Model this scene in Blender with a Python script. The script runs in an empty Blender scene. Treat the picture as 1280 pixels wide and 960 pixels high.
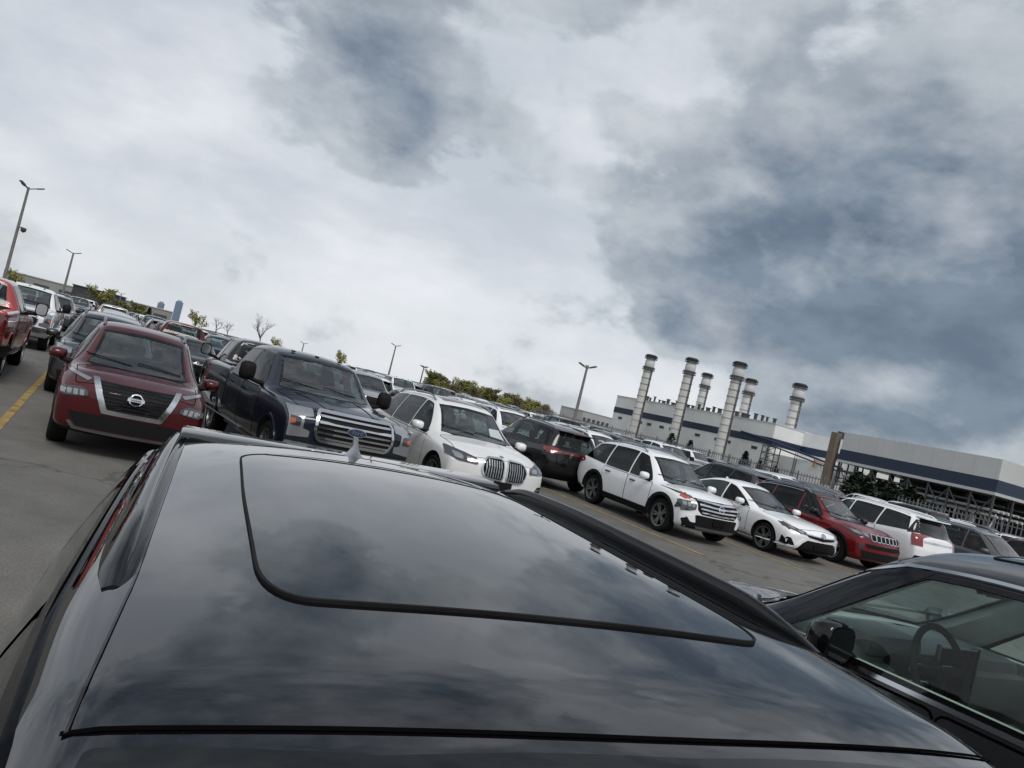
import bpy, bmesh, math, random
from mathutils import Vector, Matrix
from mathutils.bvhtree import BVHTree
R=math.radians; PI=math.pi
random.seed(7)
DEBUG=0
S=bpy.context.scene; COL=S.collection
# ------------------------------------------------------------------ camera maths
FOC=960.0; ROLL=R(14.0); PITCH=math.atan(26/960); CAMH=1.9; AX=R(-28)
def ray(u,v):
    du,dv=u-640,v-480
    a=du*math.cos(ROLL)+dv*math.sin(ROLL); b=-du*math.sin(ROLL)+dv*math.cos(ROLL)
    return Vector((a,FOC*math.cos(PITCH)+b*math.sin(PITCH),-b*math.cos(PITCH)+FOC*math.sin(PITCH)))
def at(u,v,dist):
    r=ray(u,v); return Vector((0,0,CAMH))+r*(dist/r.y)
def lotxy(u,w):   # lot frame: u runs along the parking slots away from us, w along the rows to the right
    return (u*math.sin(AX)+w*math.cos(AX), u*math.cos(AX)-w*math.sin(AX))
LOTROT=math.atan2(math.cos(AX),math.sin(AX))   # world angle of +u
# ------------------------------------------------------------------ tagging
def tag(o,label=None,cat=None,group=None,kind=None):
    if label: o['label']=label
    if cat: o['category']=cat
    if group: o['group']=group
    if kind: o['kind']=kind
    return o
def link(name,me,mats=(),parent=None):
    o=bpy.data.objects.new(name,me); COL.objects.link(o)
    for m in (mats if isinstance(mats,(list,tuple)) else [mats]): me.materials.append(m)
    if parent: o.parent=parent
    return o
def empty(name,loc=(0,0,0),rz=0):
    o=bpy.data.objects.new(name,None); o.empty_display_size=.3; COL.objects.link(o)
    o.location=loc; o.rotation_euler=(0,0,rz); return o
def finish(bm,smooth=None,recalc=True):
    if recalc: bmesh.ops.recalc_face_normals(bm,faces=bm.faces)
    me=bpy.data.meshes.new('m'); bm.to_mesh(me); bm.free()
    if smooth is not None:
        for p in me.polygons: p.use_smooth=True
        me.set_sharp_from_angle(angle=R(smooth))
    return me
def obj(name,bm,mats,parent=None,smooth=None): return link(name,finish(bm,smooth),mats,parent)
# ------------------------------------------------------------------ materials
MATS={}
def newmat(name):
    m=bpy.data.materials.new(name); m.use_nodes=True; nt=m.node_tree
    return m,nt,nt.nodes,nt.nodes.get('Principled BSDF'),nt.nodes.get('Material Output')
def noise_into(nt,scale,detail=4,coord='Object',rough=.6):
    tc=nt.nodes.new('ShaderNodeTexCoord'); n=nt.nodes.new('ShaderNodeTexNoise')
    n.inputs['Scale'].default_value=scale; n.inputs['Detail'].default_value=detail; n.inputs['Roughness'].default_value=rough
    nt.links.new(tc.outputs[coord],n.inputs['Vector']); return n
def ramp(nt,src,stops):
    r=nt.nodes.new('ShaderNodeValToRGB'); nt.links.new(src,r.inputs[0])
    e=r.color_ramp.elements
    while len(e)<len(stops): e.new(.5)
    for i,(p,c) in enumerate(stops):
        e[i].position=p; e[i].color=(*c,1) if len(c)==3 else c
    return r
def simple(name,col,rough=.5,metal=0,coat=0,var=0,scale=3,spec=.5,bump=0,bscale=40):
    if name in MATS: return MATS[name]
    m,nt,N,b,o=newmat(name)
    b.inputs['Base Color'].default_value=(*col,1); b.inputs['Roughness'].default_value=rough
    b.inputs['Metallic'].default_value=metal; b.inputs['Coat Weight'].default_value=coat; b.inputs['Coat Roughness'].default_value=.015
    b.inputs['Specular IOR Level'].default_value=spec
    if var:
        n=noise_into(nt,scale)
        r=ramp(nt,n.outputs['Fac'],[(.3,tuple(c*(1-var) for c in col)),(.7,tuple(min(1,c*(1+var)) for c in col))])
        nt.links.new(r.outputs[0],b.inputs['Base Color'])
    if bump:
        n2=noise_into(nt,bscale); bp=N.new('ShaderNodeBump'); bp.inputs['Strength'].default_value=bump; bp.inputs['Distance'].default_value=.02
        nt.links.new(n2.outputs['Fac'],bp.inputs['Height']); nt.links.new(bp.outputs[0],b.inputs['Normal'])
    MATS[name]=m; return m
def paint(name,col,metal=.25,dust=.10,coat=1):
    """car paint: pigment with flakes, clear coat, a thin uneven film of road dust"""
    if name in MATS: return MATS[name]
    m,nt,N,b,o=newmat(name)
    b.inputs['Metallic'].default_value=metal; b.inputs['Roughness'].default_value=.38
    b.inputs['Coat Weight'].default_value=coat; b.inputs['Specular IOR Level'].default_value=.5 if coat==1 else .15; b.inputs['Coat Roughness'].default_value=.04; b.inputs['Coat IOR'].default_value=1.5
    n=noise_into(nt,2.2,6)
    d=(.17,.155,.135)
    c2=tuple(c*(1-dust*2.2)+k*dust*2.2 for c,k in zip(col,d))
    r=ramp(nt,n.outputs['Fac'],[(.38,col),(.75,c2)])
    nt.links.new(r.outputs[0],b.inputs['Base Color'])
    r2=ramp(nt,n.outputs['Fac'],[(.35,(.03,)*3),(.8,(.16,)*3)]); nt.links.new(r2.outputs[0],b.inputs['Coat Roughness'])
    MATS[name]=m; return m
def glassmat(name,tint,refl=1.55,rough=.01):
    if name in MATS: return MATS[name]
    m,nt,N,b,o=newmat(name); N.remove(b)
    t=N.new('ShaderNodeBsdfTransparent'); t.inputs[0].default_value=(*tint,1)
    g=N.new('ShaderNodeBsdfGlossy'); g.inputs['Roughness'].default_value=rough
    f=N.new('ShaderNodeFresnel'); ge=N.new('ShaderNodeNewGeometry')
    m1=N.new('ShaderNodeMath'); m1.operation='MULTIPLY_ADD'; m1.inputs[1].default_value=-2; m1.inputs[2].default_value=1; nt.links.new(ge.outputs['Backfacing'],m1.inputs[0])
    pw=N.new('ShaderNodeMath'); pw.operation='POWER'; pw.inputs[0].default_value=refl; nt.links.new(m1.outputs[0],pw.inputs[1]); nt.links.new(pw.outputs[0],f.inputs[0])  # same pane from both faces
    mx=N.new('ShaderNodeMixShader')
    nt.links.new(f.outputs[0],mx.inputs[0]); nt.links.new(t.outputs[0],mx.inputs[1]); nt.links.new(g.outputs[0],mx.inputs[2])
    nt.links.new(mx.outputs[0],o.inputs['Surface'])
    MATS[name]=m; return m
def fgp():
    m,nt,N,b,o=newmat('paint_foreground'); b.inputs['Specular IOR Level'].default_value=0; b.inputs['Roughness'].default_value=.4; b.inputs['Coat Weight'].default_value=1; b.inputs['Coat IOR'].default_value=1.82
    n=noise_into(nt,3,5); s=noise_into(nt,210,2); r=ramp(nt,n.outputs['Fac'],[(.4,(.006,)*3),(.8,(.035,)*3)]); nt.links.new(r.outputs[0],b.inputs['Coat Roughness'])
    r2=ramp(nt,s.outputs['Fac'],[(.70,(.0035,.0035,.005)),(.78,(.03,.028,.025))]); nt.links.new(r2.outputs[0],b.inputs['Base Color'])   # settled dust specks
    return m
def lampmat():
    m,nt,N,b,o=newmat('lamp_reflector'); b.inputs['Base Color'].default_value=(.29,.30,.32,1)
    b.inputs['Metallic'].default_value=.6; b.inputs['Roughness'].default_value=.2; b.inputs['Coat Weight'].default_value=1; b.inputs['Coat Roughness'].default_value=.02; return m
M=dict(
 black=simple('black_plastic',(.010,.010,.011),.6,spec=.12), gloss=simple('gloss_black',(.004,.004,.005),.3,coat=.8,spec=0),
 rubber=simple('rubber',(.011,.011,.011),.85,var=.3,scale=8,spec=.15), chrome=simple('chrome',(.62,.63,.65),.14,metal=1),
 satin=simple('satin_alloy',(.36,.37,.38),.32,metal=1), darkrim=simple('dark_alloy',(.20,.205,.21),.38,metal=.85),
 interior=simple('cabin_trim',(.03,.03,.031),.8,var=.2,spec=.2), seat=simple('seat_cloth',(.045,.044,.043),.9,var=.25,scale=9),
 lamp=lampmat(), lampdark=simple('lamp_smoked',(.035,.037,.042),.1,coat=1),
 red=simple('lens_red',(.17,.005,.008),.15,coat=1), darkred=simple('lens_dark_red',(.09,.004,.006),.12,coat=1), amber=simple('lens_amber',(.42,.07,.02),.2,coat=1),
 white=simple('white_paint_plain',(.72,.73,.74),.4), seam=simple('panel_gap',(.003,.003,.003),.9,spec=.0),
 blue=simple('badge_blue',(.01,.025,.09),.3,coat=1),
 glass=glassmat('windscreen_glass',(.60,.74,.75),2.3), side=glassmat('side_glass',(.30,.35,.345),1.45), privacy=simple('privacy_glass',(.005,.006,.007),.3,coat=1,spec=0),
 fgpaint=fgp(), railblack=simple('rail_black',(.007,.007,.008),.25,spec=.40),
 cabinglass=glassmat('clear_side_glass',(.80,.90,.86),1.42), cloth2=simple('grey_leather',(.48,.49,.45),.7,var=.12,scale=5), dash2=simple('soft_dash',(.19,.195,.19),.75,var=.1),
 yellow=simple('yellow_sticker',(.6,.5,.05),.6),
)
P=dict(
 crimson=paint('paint_crimson',(.15,.004,.008),.15,.006,.8),
 red=paint('paint_red',(.060,.0015,.004),.2,.006,.75), bright_red=paint('paint_bright_red',(.30,.012,.010),.1,.05), navy=paint('paint_navy',(.004,.009,.021),.15,.01,.85),
 white=paint('paint_white',(.80,.81,.82),0,.03), pearl=paint('paint_pearl',(.74,.74,.73),.05,.04), black=paint('paint_black',(.005,.005,.006),.1,.01,.8),
 grey=paint('paint_grey',(.055,.058,.064),.5,.05), silver=paint('paint_silver',(.42,.43,.44),.6,.05), deepblue=paint('paint_deep_blue',(.02,.05,.12),.4,.04),
 charcoal=paint('paint_charcoal',(.026,.027,.031),.45,.03), dusk=paint('paint_dusk',(.010,.010,.013),.25,.015), beige=paint('paint_beige',(.30,.28,.25),.5,.05),
)
# ------------------------------------------------------------------ little mesh kit
def box(bm,x0,x1,y0,y1,z0,z1,bev=0,mi=0):
    r=bmesh.ops.create_cube(bm,size=1); vs=r['verts']
    for v in vs: v.co=Vector(((x0+x1)/2+v.co.x*(x1-x0),(y0+y1)/2+v.co.y*(y1-y0),(z0+z1)/2+v.co.z*(z1-z0)))
    fs=list({f for v in vs for f in v.link_faces})
    if bev:
        rr=bmesh.ops.bevel(bm,geom=list({e for v in vs for e in v.link_edges}),offset=bev,segments=2,affect='EDGES',profile=.6)
        fs=rr['faces']+[f for f in fs if f.is_valid]
    for f in fs: f.material_index=mi
def tube(bm,pts,rads,n=8,cap=True,mi=0):
    pts=[Vector(p) for p in pts]
    if not isinstance(rads,(list,tuple)): rads=[rads]*len(pts)
    rings=[]; ref=Vector((0,0,1))
    for i,p in enumerate(pts):
        d=(pts[min(i+1,len(pts)-1)]-pts[max(i-1,0)]).normalized()
        a=d.cross(ref)
        if a.length<.05: a=d.cross(Vector((1,0,0)))
        a.normalize(); b=d.cross(a).normalized()
        rings.append([bm.verts.new(p+(a*math.cos(t)+b*math.sin(t))*rads[i]) for t in [2*PI*k/n for k in range(n)]])
    for i in range(len(rings)-1):
        for k in range(n):
            f=bm.faces.new((rings[i][k],rings[i][(k+1)%n],rings[i+1][(k+1)%n],rings[i+1][k])); f.material_index=mi
    if cap:
        for r in (rings[0][::-1],rings[-1]):
            f=bm.faces.new(r); f.material_index=mi
def lathe(bm,prof,n=32,axis='y',c=(0,0,0),closed=False,mi=0,cap=True):
    c=Vector(c); rings=[]
    for (r,h) in prof:
        ring=[]
        for k in range(n):
            t=2*PI*k/n
            p={'y':(r*math.cos(t),h,r*math.sin(t)),'z':(r*math.cos(t),r*math.sin(t),h),'x':(h,r*math.cos(t),r*math.sin(t))}[axis]
            ring.append(bm.verts.new(c+Vector(p)))
        rings.append(ring)
    m=len(rings)
    for i in range(m if closed else m-1):
        a,b=rings[i],rings[(i+1)%m]
        for k in range(n):
            f=bm.faces.new((a[k],a[(k+1)%n],b[(k+1)%n],b[k])); f.material_index=mi
    if not closed and cap:
        for r in (rings[0],rings[-1]):
            try: bm.faces.new(r).material_index=mi
            except ValueError: pass
def pchip(keys):
    xs=[k[0] for k in keys]; ys=[k[1] for k in keys]; n=len(xs)
    if n==1: return lambda x: ys[0]
    h=[xs[i+1]-xs[i] for i in range(n-1)]; d=[(ys[i+1]-ys[i])/h[i] for i in range(n-1)]
    m=[0]*n; m[0]=d[0]; m[-1]=d[-1]
    for i in range(1,n-1):
        if d[i-1]*d[i]<=0: m[i]=0
        else:
            w1=2*h[i]+h[i-1]; w2=h[i]+2*h[i-1]; m[i]=(w1+w2)/(w1/d[i-1]+w2/d[i])
    def f(x):
        if x<=xs[0]: return ys[0]
        if x>=xs[-1]: return ys[-1]
        i=0
        while x>xs[i+1]: i+=1
        t=(x-xs[i])/h[i]
        return (2*t**3-3*t*t+1)*ys[i]+(t**3-2*t*t+t)*h[i]*m[i]+(-2*t**3+3*t*t)*ys[i+1]+(t**3-t*t)*h[i]*m[i+1]
    return f
def rpoly(pts,r=.02,n=4):
    out=[]; k=len(pts)
    if r<=0: return [Vector(p) for p in pts]
    for i in range(k):
        p=Vector(pts[i]); a=Vector(pts[i-1])-p; b=Vector(pts[(i+1)%k])-p
        ra=min(r,a.length*.45); rb=min(r,b.length*.45)
        p0=p+a.normalized()*ra; p1=p+b.normalized()*rb
        for j in range(n+1):
            t=j/n; out.append(p0*(1-t)**2+p*2*t*(1-t)+p1*t*t)
    return out
def area2(p): return sum(p[i-1].x*p[i].y-p[i].x*p[i-1].y for i in range(len(p)))/2
def inset(poly,d):
    s=1 if area2(poly)>0 else -1; out=[]; k=len(poly)
    for i in range(k):
        a=(poly[i]-poly[i-1]); b=(poly[(i+1)%k]-poly[i])
        if a.length<1e-6: a=b
        if b.length<1e-6: b=a
        t=(a.normalized()+b.normalized())
        if t.length<1e-6: t=a
        t.normalize(); out.append(poly[i]+Vector((-t.y,t.x))*s*d)
    return out
# ------------------------------------------------------------------ car body as a loft
class Body:
    def __init__(s,sp,fine=.06,M=40):
        s.sp=sp; s.f={k:pchip(sp[k]) for k in ('zt','zsh','wt','w','zb')}
        s.xr,s.xf=sp['zt'][0][0],sp['zt'][-1][0]; s.crown=pchip(sp.get('crown',[(0,.04)]))
        s.fine=fine; s.M=M
        s.nose=pchip(sp['nose']); s.tail=pchip(sp['tail'])
        s.bm=s.loft(); s.bm.normal_update(); s.bvh=BVHTree.FromBMesh(s.bm)
    def warp(s,x,y,z):
        sp=s.sp
        tf=max(0,min(1,(x-(s.xf-1.25))/1.25)); tr=max(0,min(1,((s.xr+1.0)-x)/1.0))
        q=(abs(y)/(sp['W']/2))
        bow=sp.get('bowmid',.05)*max(0,1-tf)*(1 if x>0 else .0)
        dx=-sp['bowf']*q**2.6*tf**1.3 + s.nose(z)*tf**2.2 + sp['bowr']*q**2.6*tr**1.3 + s.tail(z)*tr**2.2
        if 0<x: dx-=sp.get('bowmid',.06)*q**2*min(1,x/.5)*(1-tf)
        return Vector((x+dx,y,z))
    def half(s,x):
        f=s.f; zb=f['zb'](x); zs=f['zsh'](x); zt=f['zt'](x); w=f['w'](x); wt=min(f['wt'](x),w*.97); cr=s.crown(x)
        zs=min(zs,zt-.03); ze=max(zt-cr,zs+.012)
        pts=[]
        def seg(a,b,n,bul=0,end=False):
            for i in range(n+(1 if end else 0)):
                t=i/n; y=a[0]+(b[0]-a[0])*t; z=a[1]+(b[1]-a[1])*t
                nx,nz=(b[1]-a[1]),-(b[0]-a[0]); k=bul*4*t*(1-t); pts.append((y+nx*k,z+nz*k))
        p0=(0,zb);p1=(w*.80,zb);p2=(w*.955,zb+.05);p3=(w,zb+(zs-zb)*s.sp.get('mid',.62));p4=(w*s.sp.get('shw',.972),zs);p5=(wt,ze);
        seg(p0,p1,4);seg(p1,p2,3);seg(p2,p3,7,.03);seg(p3,p4,6,.03);seg(p4,p5,9,.035)
        nr=s.sp.get('nr',11)
        for i in range(nr+1):
            y=wt*(1-i/nr); pts.append((y,ze+(zt-ze)*(1-(y/wt)**2.3)))
        for _ in range(s.sp.get('smooth',2)):
            q=pts[:]
            for i in range(2,len(pts)-1):
                q[i]=((pts[i-1][0]+2*pts[i][0]+pts[i+1][0])/4,(pts[i-1][1]+2*pts[i][1]+pts[i+1][1])/4)
            pts=q
        pts[0]=(0,pts[0][1]); pts[-1]=(0,pts[-1][1])
        return pts
    def loft(s):
        f=s.f; xs=[s.xr]; x=s.xr
        while x<s.xf-1e-4:
            d=min(x-s.xr,s.xf-x); dx=s.fine if d>.3 else s.fine*.5
            if d<.08: dx=.014
            sl=abs(f['zt'](x+.01)-f['zt'](x))/.01
            dx=min(dx,max(.012,s.fine*1.1/max(.3,sl)))
            x+=dx; xs.append(min(x,s.xf))
        if xs[-1]-xs[-2]<.004: xs.pop(-2)
        bm=bmesh.new(); rings=[]; Rr=s.sp.get('fil',.07)
        def ring(x,sc=1.0,ins=0):
            h=s.half(x); zc=(h[0][1]+h[-1][1])/2; hh=(h[-1][1]-h[0][1])/2; w=max(p[0] for p in h)
            full=h+[(-y,z) for (y,z) in h[-2:0:-1]]
            ky=(1-ins/w)*sc; kz=(1-ins/hh)*sc
            return [bm.verts.new(s.warp(x,y*ky,zc+(z-zc)*kz)) for (y,z) in full]
        def ins(x):
            d=min(x-s.xr,s.xf-x)
            if d>=Rr: return 0
            t=1-d/Rr; return Rr*.8*(1-math.sqrt(max(0,1-t*t)))
        for sc in (.04,.25,.45,.65,.85): rings.append(ring(s.xr,sc,ins(s.xr)))
        for x in xs: rings.append(ring(x,1,ins(x)))
        for sc in (.85,.65,.45,.25,.04): rings.append(ring(s.xf,sc,ins(s.xf)))
        n=len(rings[0])
        for a,b in zip(rings,rings[1:]):
            for k in range(n): bm.faces.new((a[k],a[(k+1)%n],b[(k+1)%n],b[k]))
        bm.faces.new(rings[0]); bm.faces.new(rings[-1])
        bmesh.ops.recalc_face_normals(bm,faces=bm.faces)
        return bm
    def void(s,x0,x1,floor=.42,side=.10,top=.055):
        bm=bmesh.new(); rings=[]; x=x0
        n=int((x1-x0)/.1)+1
        for i in range(n+1):
            x=x0+(x1-x0)*i/n; zt=max(s.f['zt'](x)-top,floor+.1); zs=min(s.f['zsh'](x)-.02,zt-.03); w=s.f['w'](x)-side; wt=min(s.f['wt'](x)-.05,w-.01); ze=max(zt-s.crown(x)*.9,zs+.01)
            h=[(0,floor),(w,floor),(w,(floor+zs)/2),(w,zs),((w+wt)/2,(zs+ze)/2),(wt,ze),(wt*.5,zt-.01),(0,zt)]
            full=h+[(-y,z) for (y,z) in h[-2:0:-1]]
            rings.append([bm.verts.new(s.warp(x,y,z)) for (y,z) in full])
        k=len(rings[0])
        for a,b in zip(rings,rings[1:]):
            for j in range(k): bm.faces.new((a[j],a[(j+1)%k],b[(j+1)%k],b[j]))
        bm.faces.new(rings[0]);bm.faces.new(rings[-1]); bmesh.ops.recalc_face_normals(bm,faces=bm.faces)
        return bm
    # --- things laid on the skin
    DIR={'front':(Vector((-1,0,0)),lambda p:Vector((9,p.x,p.y))),'rear':(Vector((1,0,0)),lambda p:Vector((-9,p.x,p.y))),
         'left':(Vector((0,-1,0)),lambda p:Vector((p.x,9,p.y))),'right':(Vector((0,1,0)),lambda p:Vector((p.x,-9,p.y))),
         'top':(Vector((0,0,-1)),lambda p:Vector((p.x,p.y,9)))}
    def hit(s,view,p):
        d,fn=s.DIR[view]; o=fn(p); loc,nor,i,dist=s.bvh.ray_cast(o,d)
        if loc is None:
            loc,nor,i,dist=s.bvh.find_nearest(o+d*(9-(2.3 if view in('front','rear') else .9)))
        if nor.dot(d)>0: nor=-nor
        return loc,nor
    def patch(s,bm,view,poly,off=.004,step=.07,skirt=True,mi=0):
        b=bmesh.new(); vs=[b.verts.new((p.x,p.y,0)) for p in poly]
        b.faces.new(vs)
        x0,x1=min(p.x for p in poly),max(p.x for p in poly); y0,y1=min(p.y for p in poly),max(p.y for p in poly)
        for ax,lo,hi in ((0,x0,x1),(1,y0,y1)):
            k=int((hi-lo)/step)
            for j in range(1,k+1):
                c=lo+(hi-lo)*j/(k+1); pt=Vector((c,0,0)) if ax==0 else Vector((0,c,0)); no=Vector((1,0,0)) if ax==0 else Vector((0,1,0))
                bmesh.ops.bisect_plane(b,geom=b.verts[:]+b.edges[:]+b.faces[:],plane_co=pt,plane_no=no)
        mp={}
        for v in b.verts:
            loc,nor=s.hit(view,v.co.xy); mp[v]=(bm.verts.new(loc+nor*off),loc-nor*.006)
        for f in b.faces:
            try: bm.faces.new([mp[v][0] for v in f.verts]).material_index=mi
            except ValueError: pass
        if skirt:
            bk={}
            for e in b.edges:
                if len(e.link_faces)==1:
                    q=[]
                    for v in e.verts:
                        if v not in bk: bk[v]=bm.verts.new(mp[v][1])
                    a,c=e.verts
                    bm.faces.new((mp[a][0],mp[c][0],bk[c],bk[a])).material_index=mi
        b.free()
    def ring(s,bm,view,poly,w,off=.003,step=.06,mi=0,closed=True):
        inn=inset(poly,w); k=len(poly)
        def dense(a,b):
            n=max(1,int((b-a).length/step)); return [a+(b-a)*i/n for i in range(n)]
        O,I=[],[]
        for i in range(k if closed else k-1):
            a,b=poly[i],poly[(i+1)%k]; n=max(1,int((b-a).length/step))
            for j in range(n):
                t=j/n; O.append(a.lerp(b,t)); I.append(inn[i].lerp(inn[(i+1)%k],t))
        def mk(p):
            loc,nor=s.hit(view,p); return bm.verts.new(loc+nor*off),bm.verts.new(loc-nor*.004)
        vo=[mk(p) for p in O]; vi=[mk(p) for p in I]; n=len(vo)
        for i in range(n if closed else n-1):
            j=(i+1)%n
            for q in ((vo[i][0],vo[j][0],vi[j][0],vi[i][0]),(vo[i][0],vo[i][1],vo[j][1],vo[j][0]),(vi[i][0],vi[j][0],vi[j][1],vi[i][1])):
                bm.faces.new(q).material_index=mi
def boolean(me_obj,cut_bm):
    for f in cut_bm.faces: f.material_index=1
    me=bpy.data.meshes.new('c'); cut_bm.to_mesh(me); cut_bm.free()
    c=bpy.data.objects.new('c',me); COL.objects.link(c)
    for mm in me_obj.data.materials: me.materials.append(mm)
    n0=len(me_obj.data.polygons); best=None; ym=max(abs(v.co.y) for v in me_obj.data.vertices)
    for solver,us in (('MANIFOLD',False),('EXACT',False),('EXACT',True)):
        md=me_obj.modifiers.new('b','BOOLEAN'); md.operation='DIFFERENCE'; md.solver=solver; md.object=c
        if us: md.use_self=True
        dg=bpy.context.evaluated_depsgraph_get(); new=bpy.data.meshes.new_from_object(me_obj.evaluated_get(dg))
        me_obj.modifiers.clear()
        if DEBUG: print('BOOL',solver,us,n0,len(new.polygons))
        if len(new.polygons)>.5*n0 and max(abs(v.co.y) for v in new.vertices)<ym+.01: best=new; break
        bpy.data.meshes.remove(new)
    old=me_obj.data
    if best: me_obj.data=best
    else:
        old=None
    bpy.data.objects.remove(c); bpy.data.meshes.remove(me)
    if old: bpy.data.meshes.remove(old)
def prism(poly,view,lo,hi):
    bm=bmesh.new()
    mk={'side':lambda p,h:(p.x,h,p.y),'front':lambda p,h:(h,p.x,p.y),'top':lambda p,h:(p.x,p.y,h)}[view]
    a=[bm.verts.new(mk(p,lo)) for p in poly]; b=[bm.verts.new(mk(p,hi)) for p in poly]; n=len(poly)
    bm.faces.new(a); bm.faces.new(b)
    for i in range(n): bm.faces.new((a[i],a[(i+1)%n],b[(i+1)%n],b[i]))
    bmesh.ops.recalc_face_normals(bm,faces=bm.faces); return bm
V2=lambda x,y: Vector((x,y))
# ------------------------------------------------------------------ wheels
RIMS={}
def wheel_meshes(r,wd,style):
    key=(r,wd,style)
    if key in RIMS: return RIMS[key]
    rr=r*.70 if style!='sport' else r*.74
    bm=bmesh.new()
    lathe(bm,[(rr,-wd/2+.01),(r*.9,-wd/2),(r*.975,-wd*.42),(r,-wd*.3),(r,wd*.3),(r*.975,wd*.42),(r*.9,wd/2),(rr,wd/2-.01),(rr*.97,wd/2-.05),(rr*.97,-wd/2+.05)],40,'y',closed=True)
    ty=finish(bm,40)
    bm=bmesh.new()
    lathe(bm,[(rr*.99,wd/2-.012),(rr*1.01,wd/2+.002),(rr*.93,wd/2-.004),(rr*.90,wd/2-.05),(rr*.88,-wd*.2)],40,'y',cap=False)
    lathe(bm,[(.001,wd/2-.03),(.03,wd/2-.022),(.065,wd/2-.03),(.075,wd/2-.07)],20,'y')
    ns=5 if style in('five','sport') else 6
    for k in range(ns):
        for dv in ((-.13,.13) if style!='six' else (0,)):
            t0=2*PI*k/ns+dv*.6; t1=2*PI*k/ns+dv*1.35
            hw0=.026 if style!='six' else .04; hw1=.020 if style!='six' else .035
            pts=[]
            for (q,t,hw,y) in ((.05,t0,hw0,wd/2-.032),(rr*.92,t1,hw1,wd/2-.012)):
                c=Vector((math.cos(t)*q,0,math.sin(t)*q)); n=Vector((-math.sin(t),0,math.cos(t)))
                for sgn in (-1,1):
                    for dy in (0,-.03): pts.append(bm.verts.new(c+n*hw*sgn+Vector((0,y+dy,0))))
            a=pts
            for q in ((0,1,5,4),(2,6,7,3),(0,4,6,2),(1,3,7,5),(0,2,3,1),(4,5,7,6)): bm.faces.new([a[i] for i in q])
    rim=finish(bm,35)
    bm=bmesh.new(); lathe(bm,[(rr*.88,-.02),(.001,-.02)],24,'y'); lathe(bm,[(rr*.6,0),(rr*.6,.02),(.001,.02)],24,'y'); back=finish(bm)
    back.materials.append(M['rubber'])
    RIMS[key]=(ty,rim,back); return RIMS[key]
def add_wheels(root,sp):
    r,wd,style,rm=sp['wheel']; ty,rim,back=wheel_meshes(r,wd,style)
    for x in (sp['ax'][0],sp['ax'][1]):
        for sgn in (1,-1):
            w=bpy.data.objects.new('wheel',ty); COL.objects.link(w); w.parent=root
            if not ty.materials: ty.materials.append(M['rubber'])
            w.location=(x,sgn*(sp['W']/2-.03-wd/2),r); w.rotation_euler=(0,0,0 if sgn>0 else PI)
            q=bpy.data.objects.new('rim',rim); COL.objects.link(q); q.parent=w
            if not rim.materials: rim.materials.append(rm)
            q.material_slots[0].link='OBJECT'; q.material_slots[0].material=rm
            d=bpy.data.objects.new('brake_disc',back); COL.objects.link(d); d.parent=w
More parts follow.
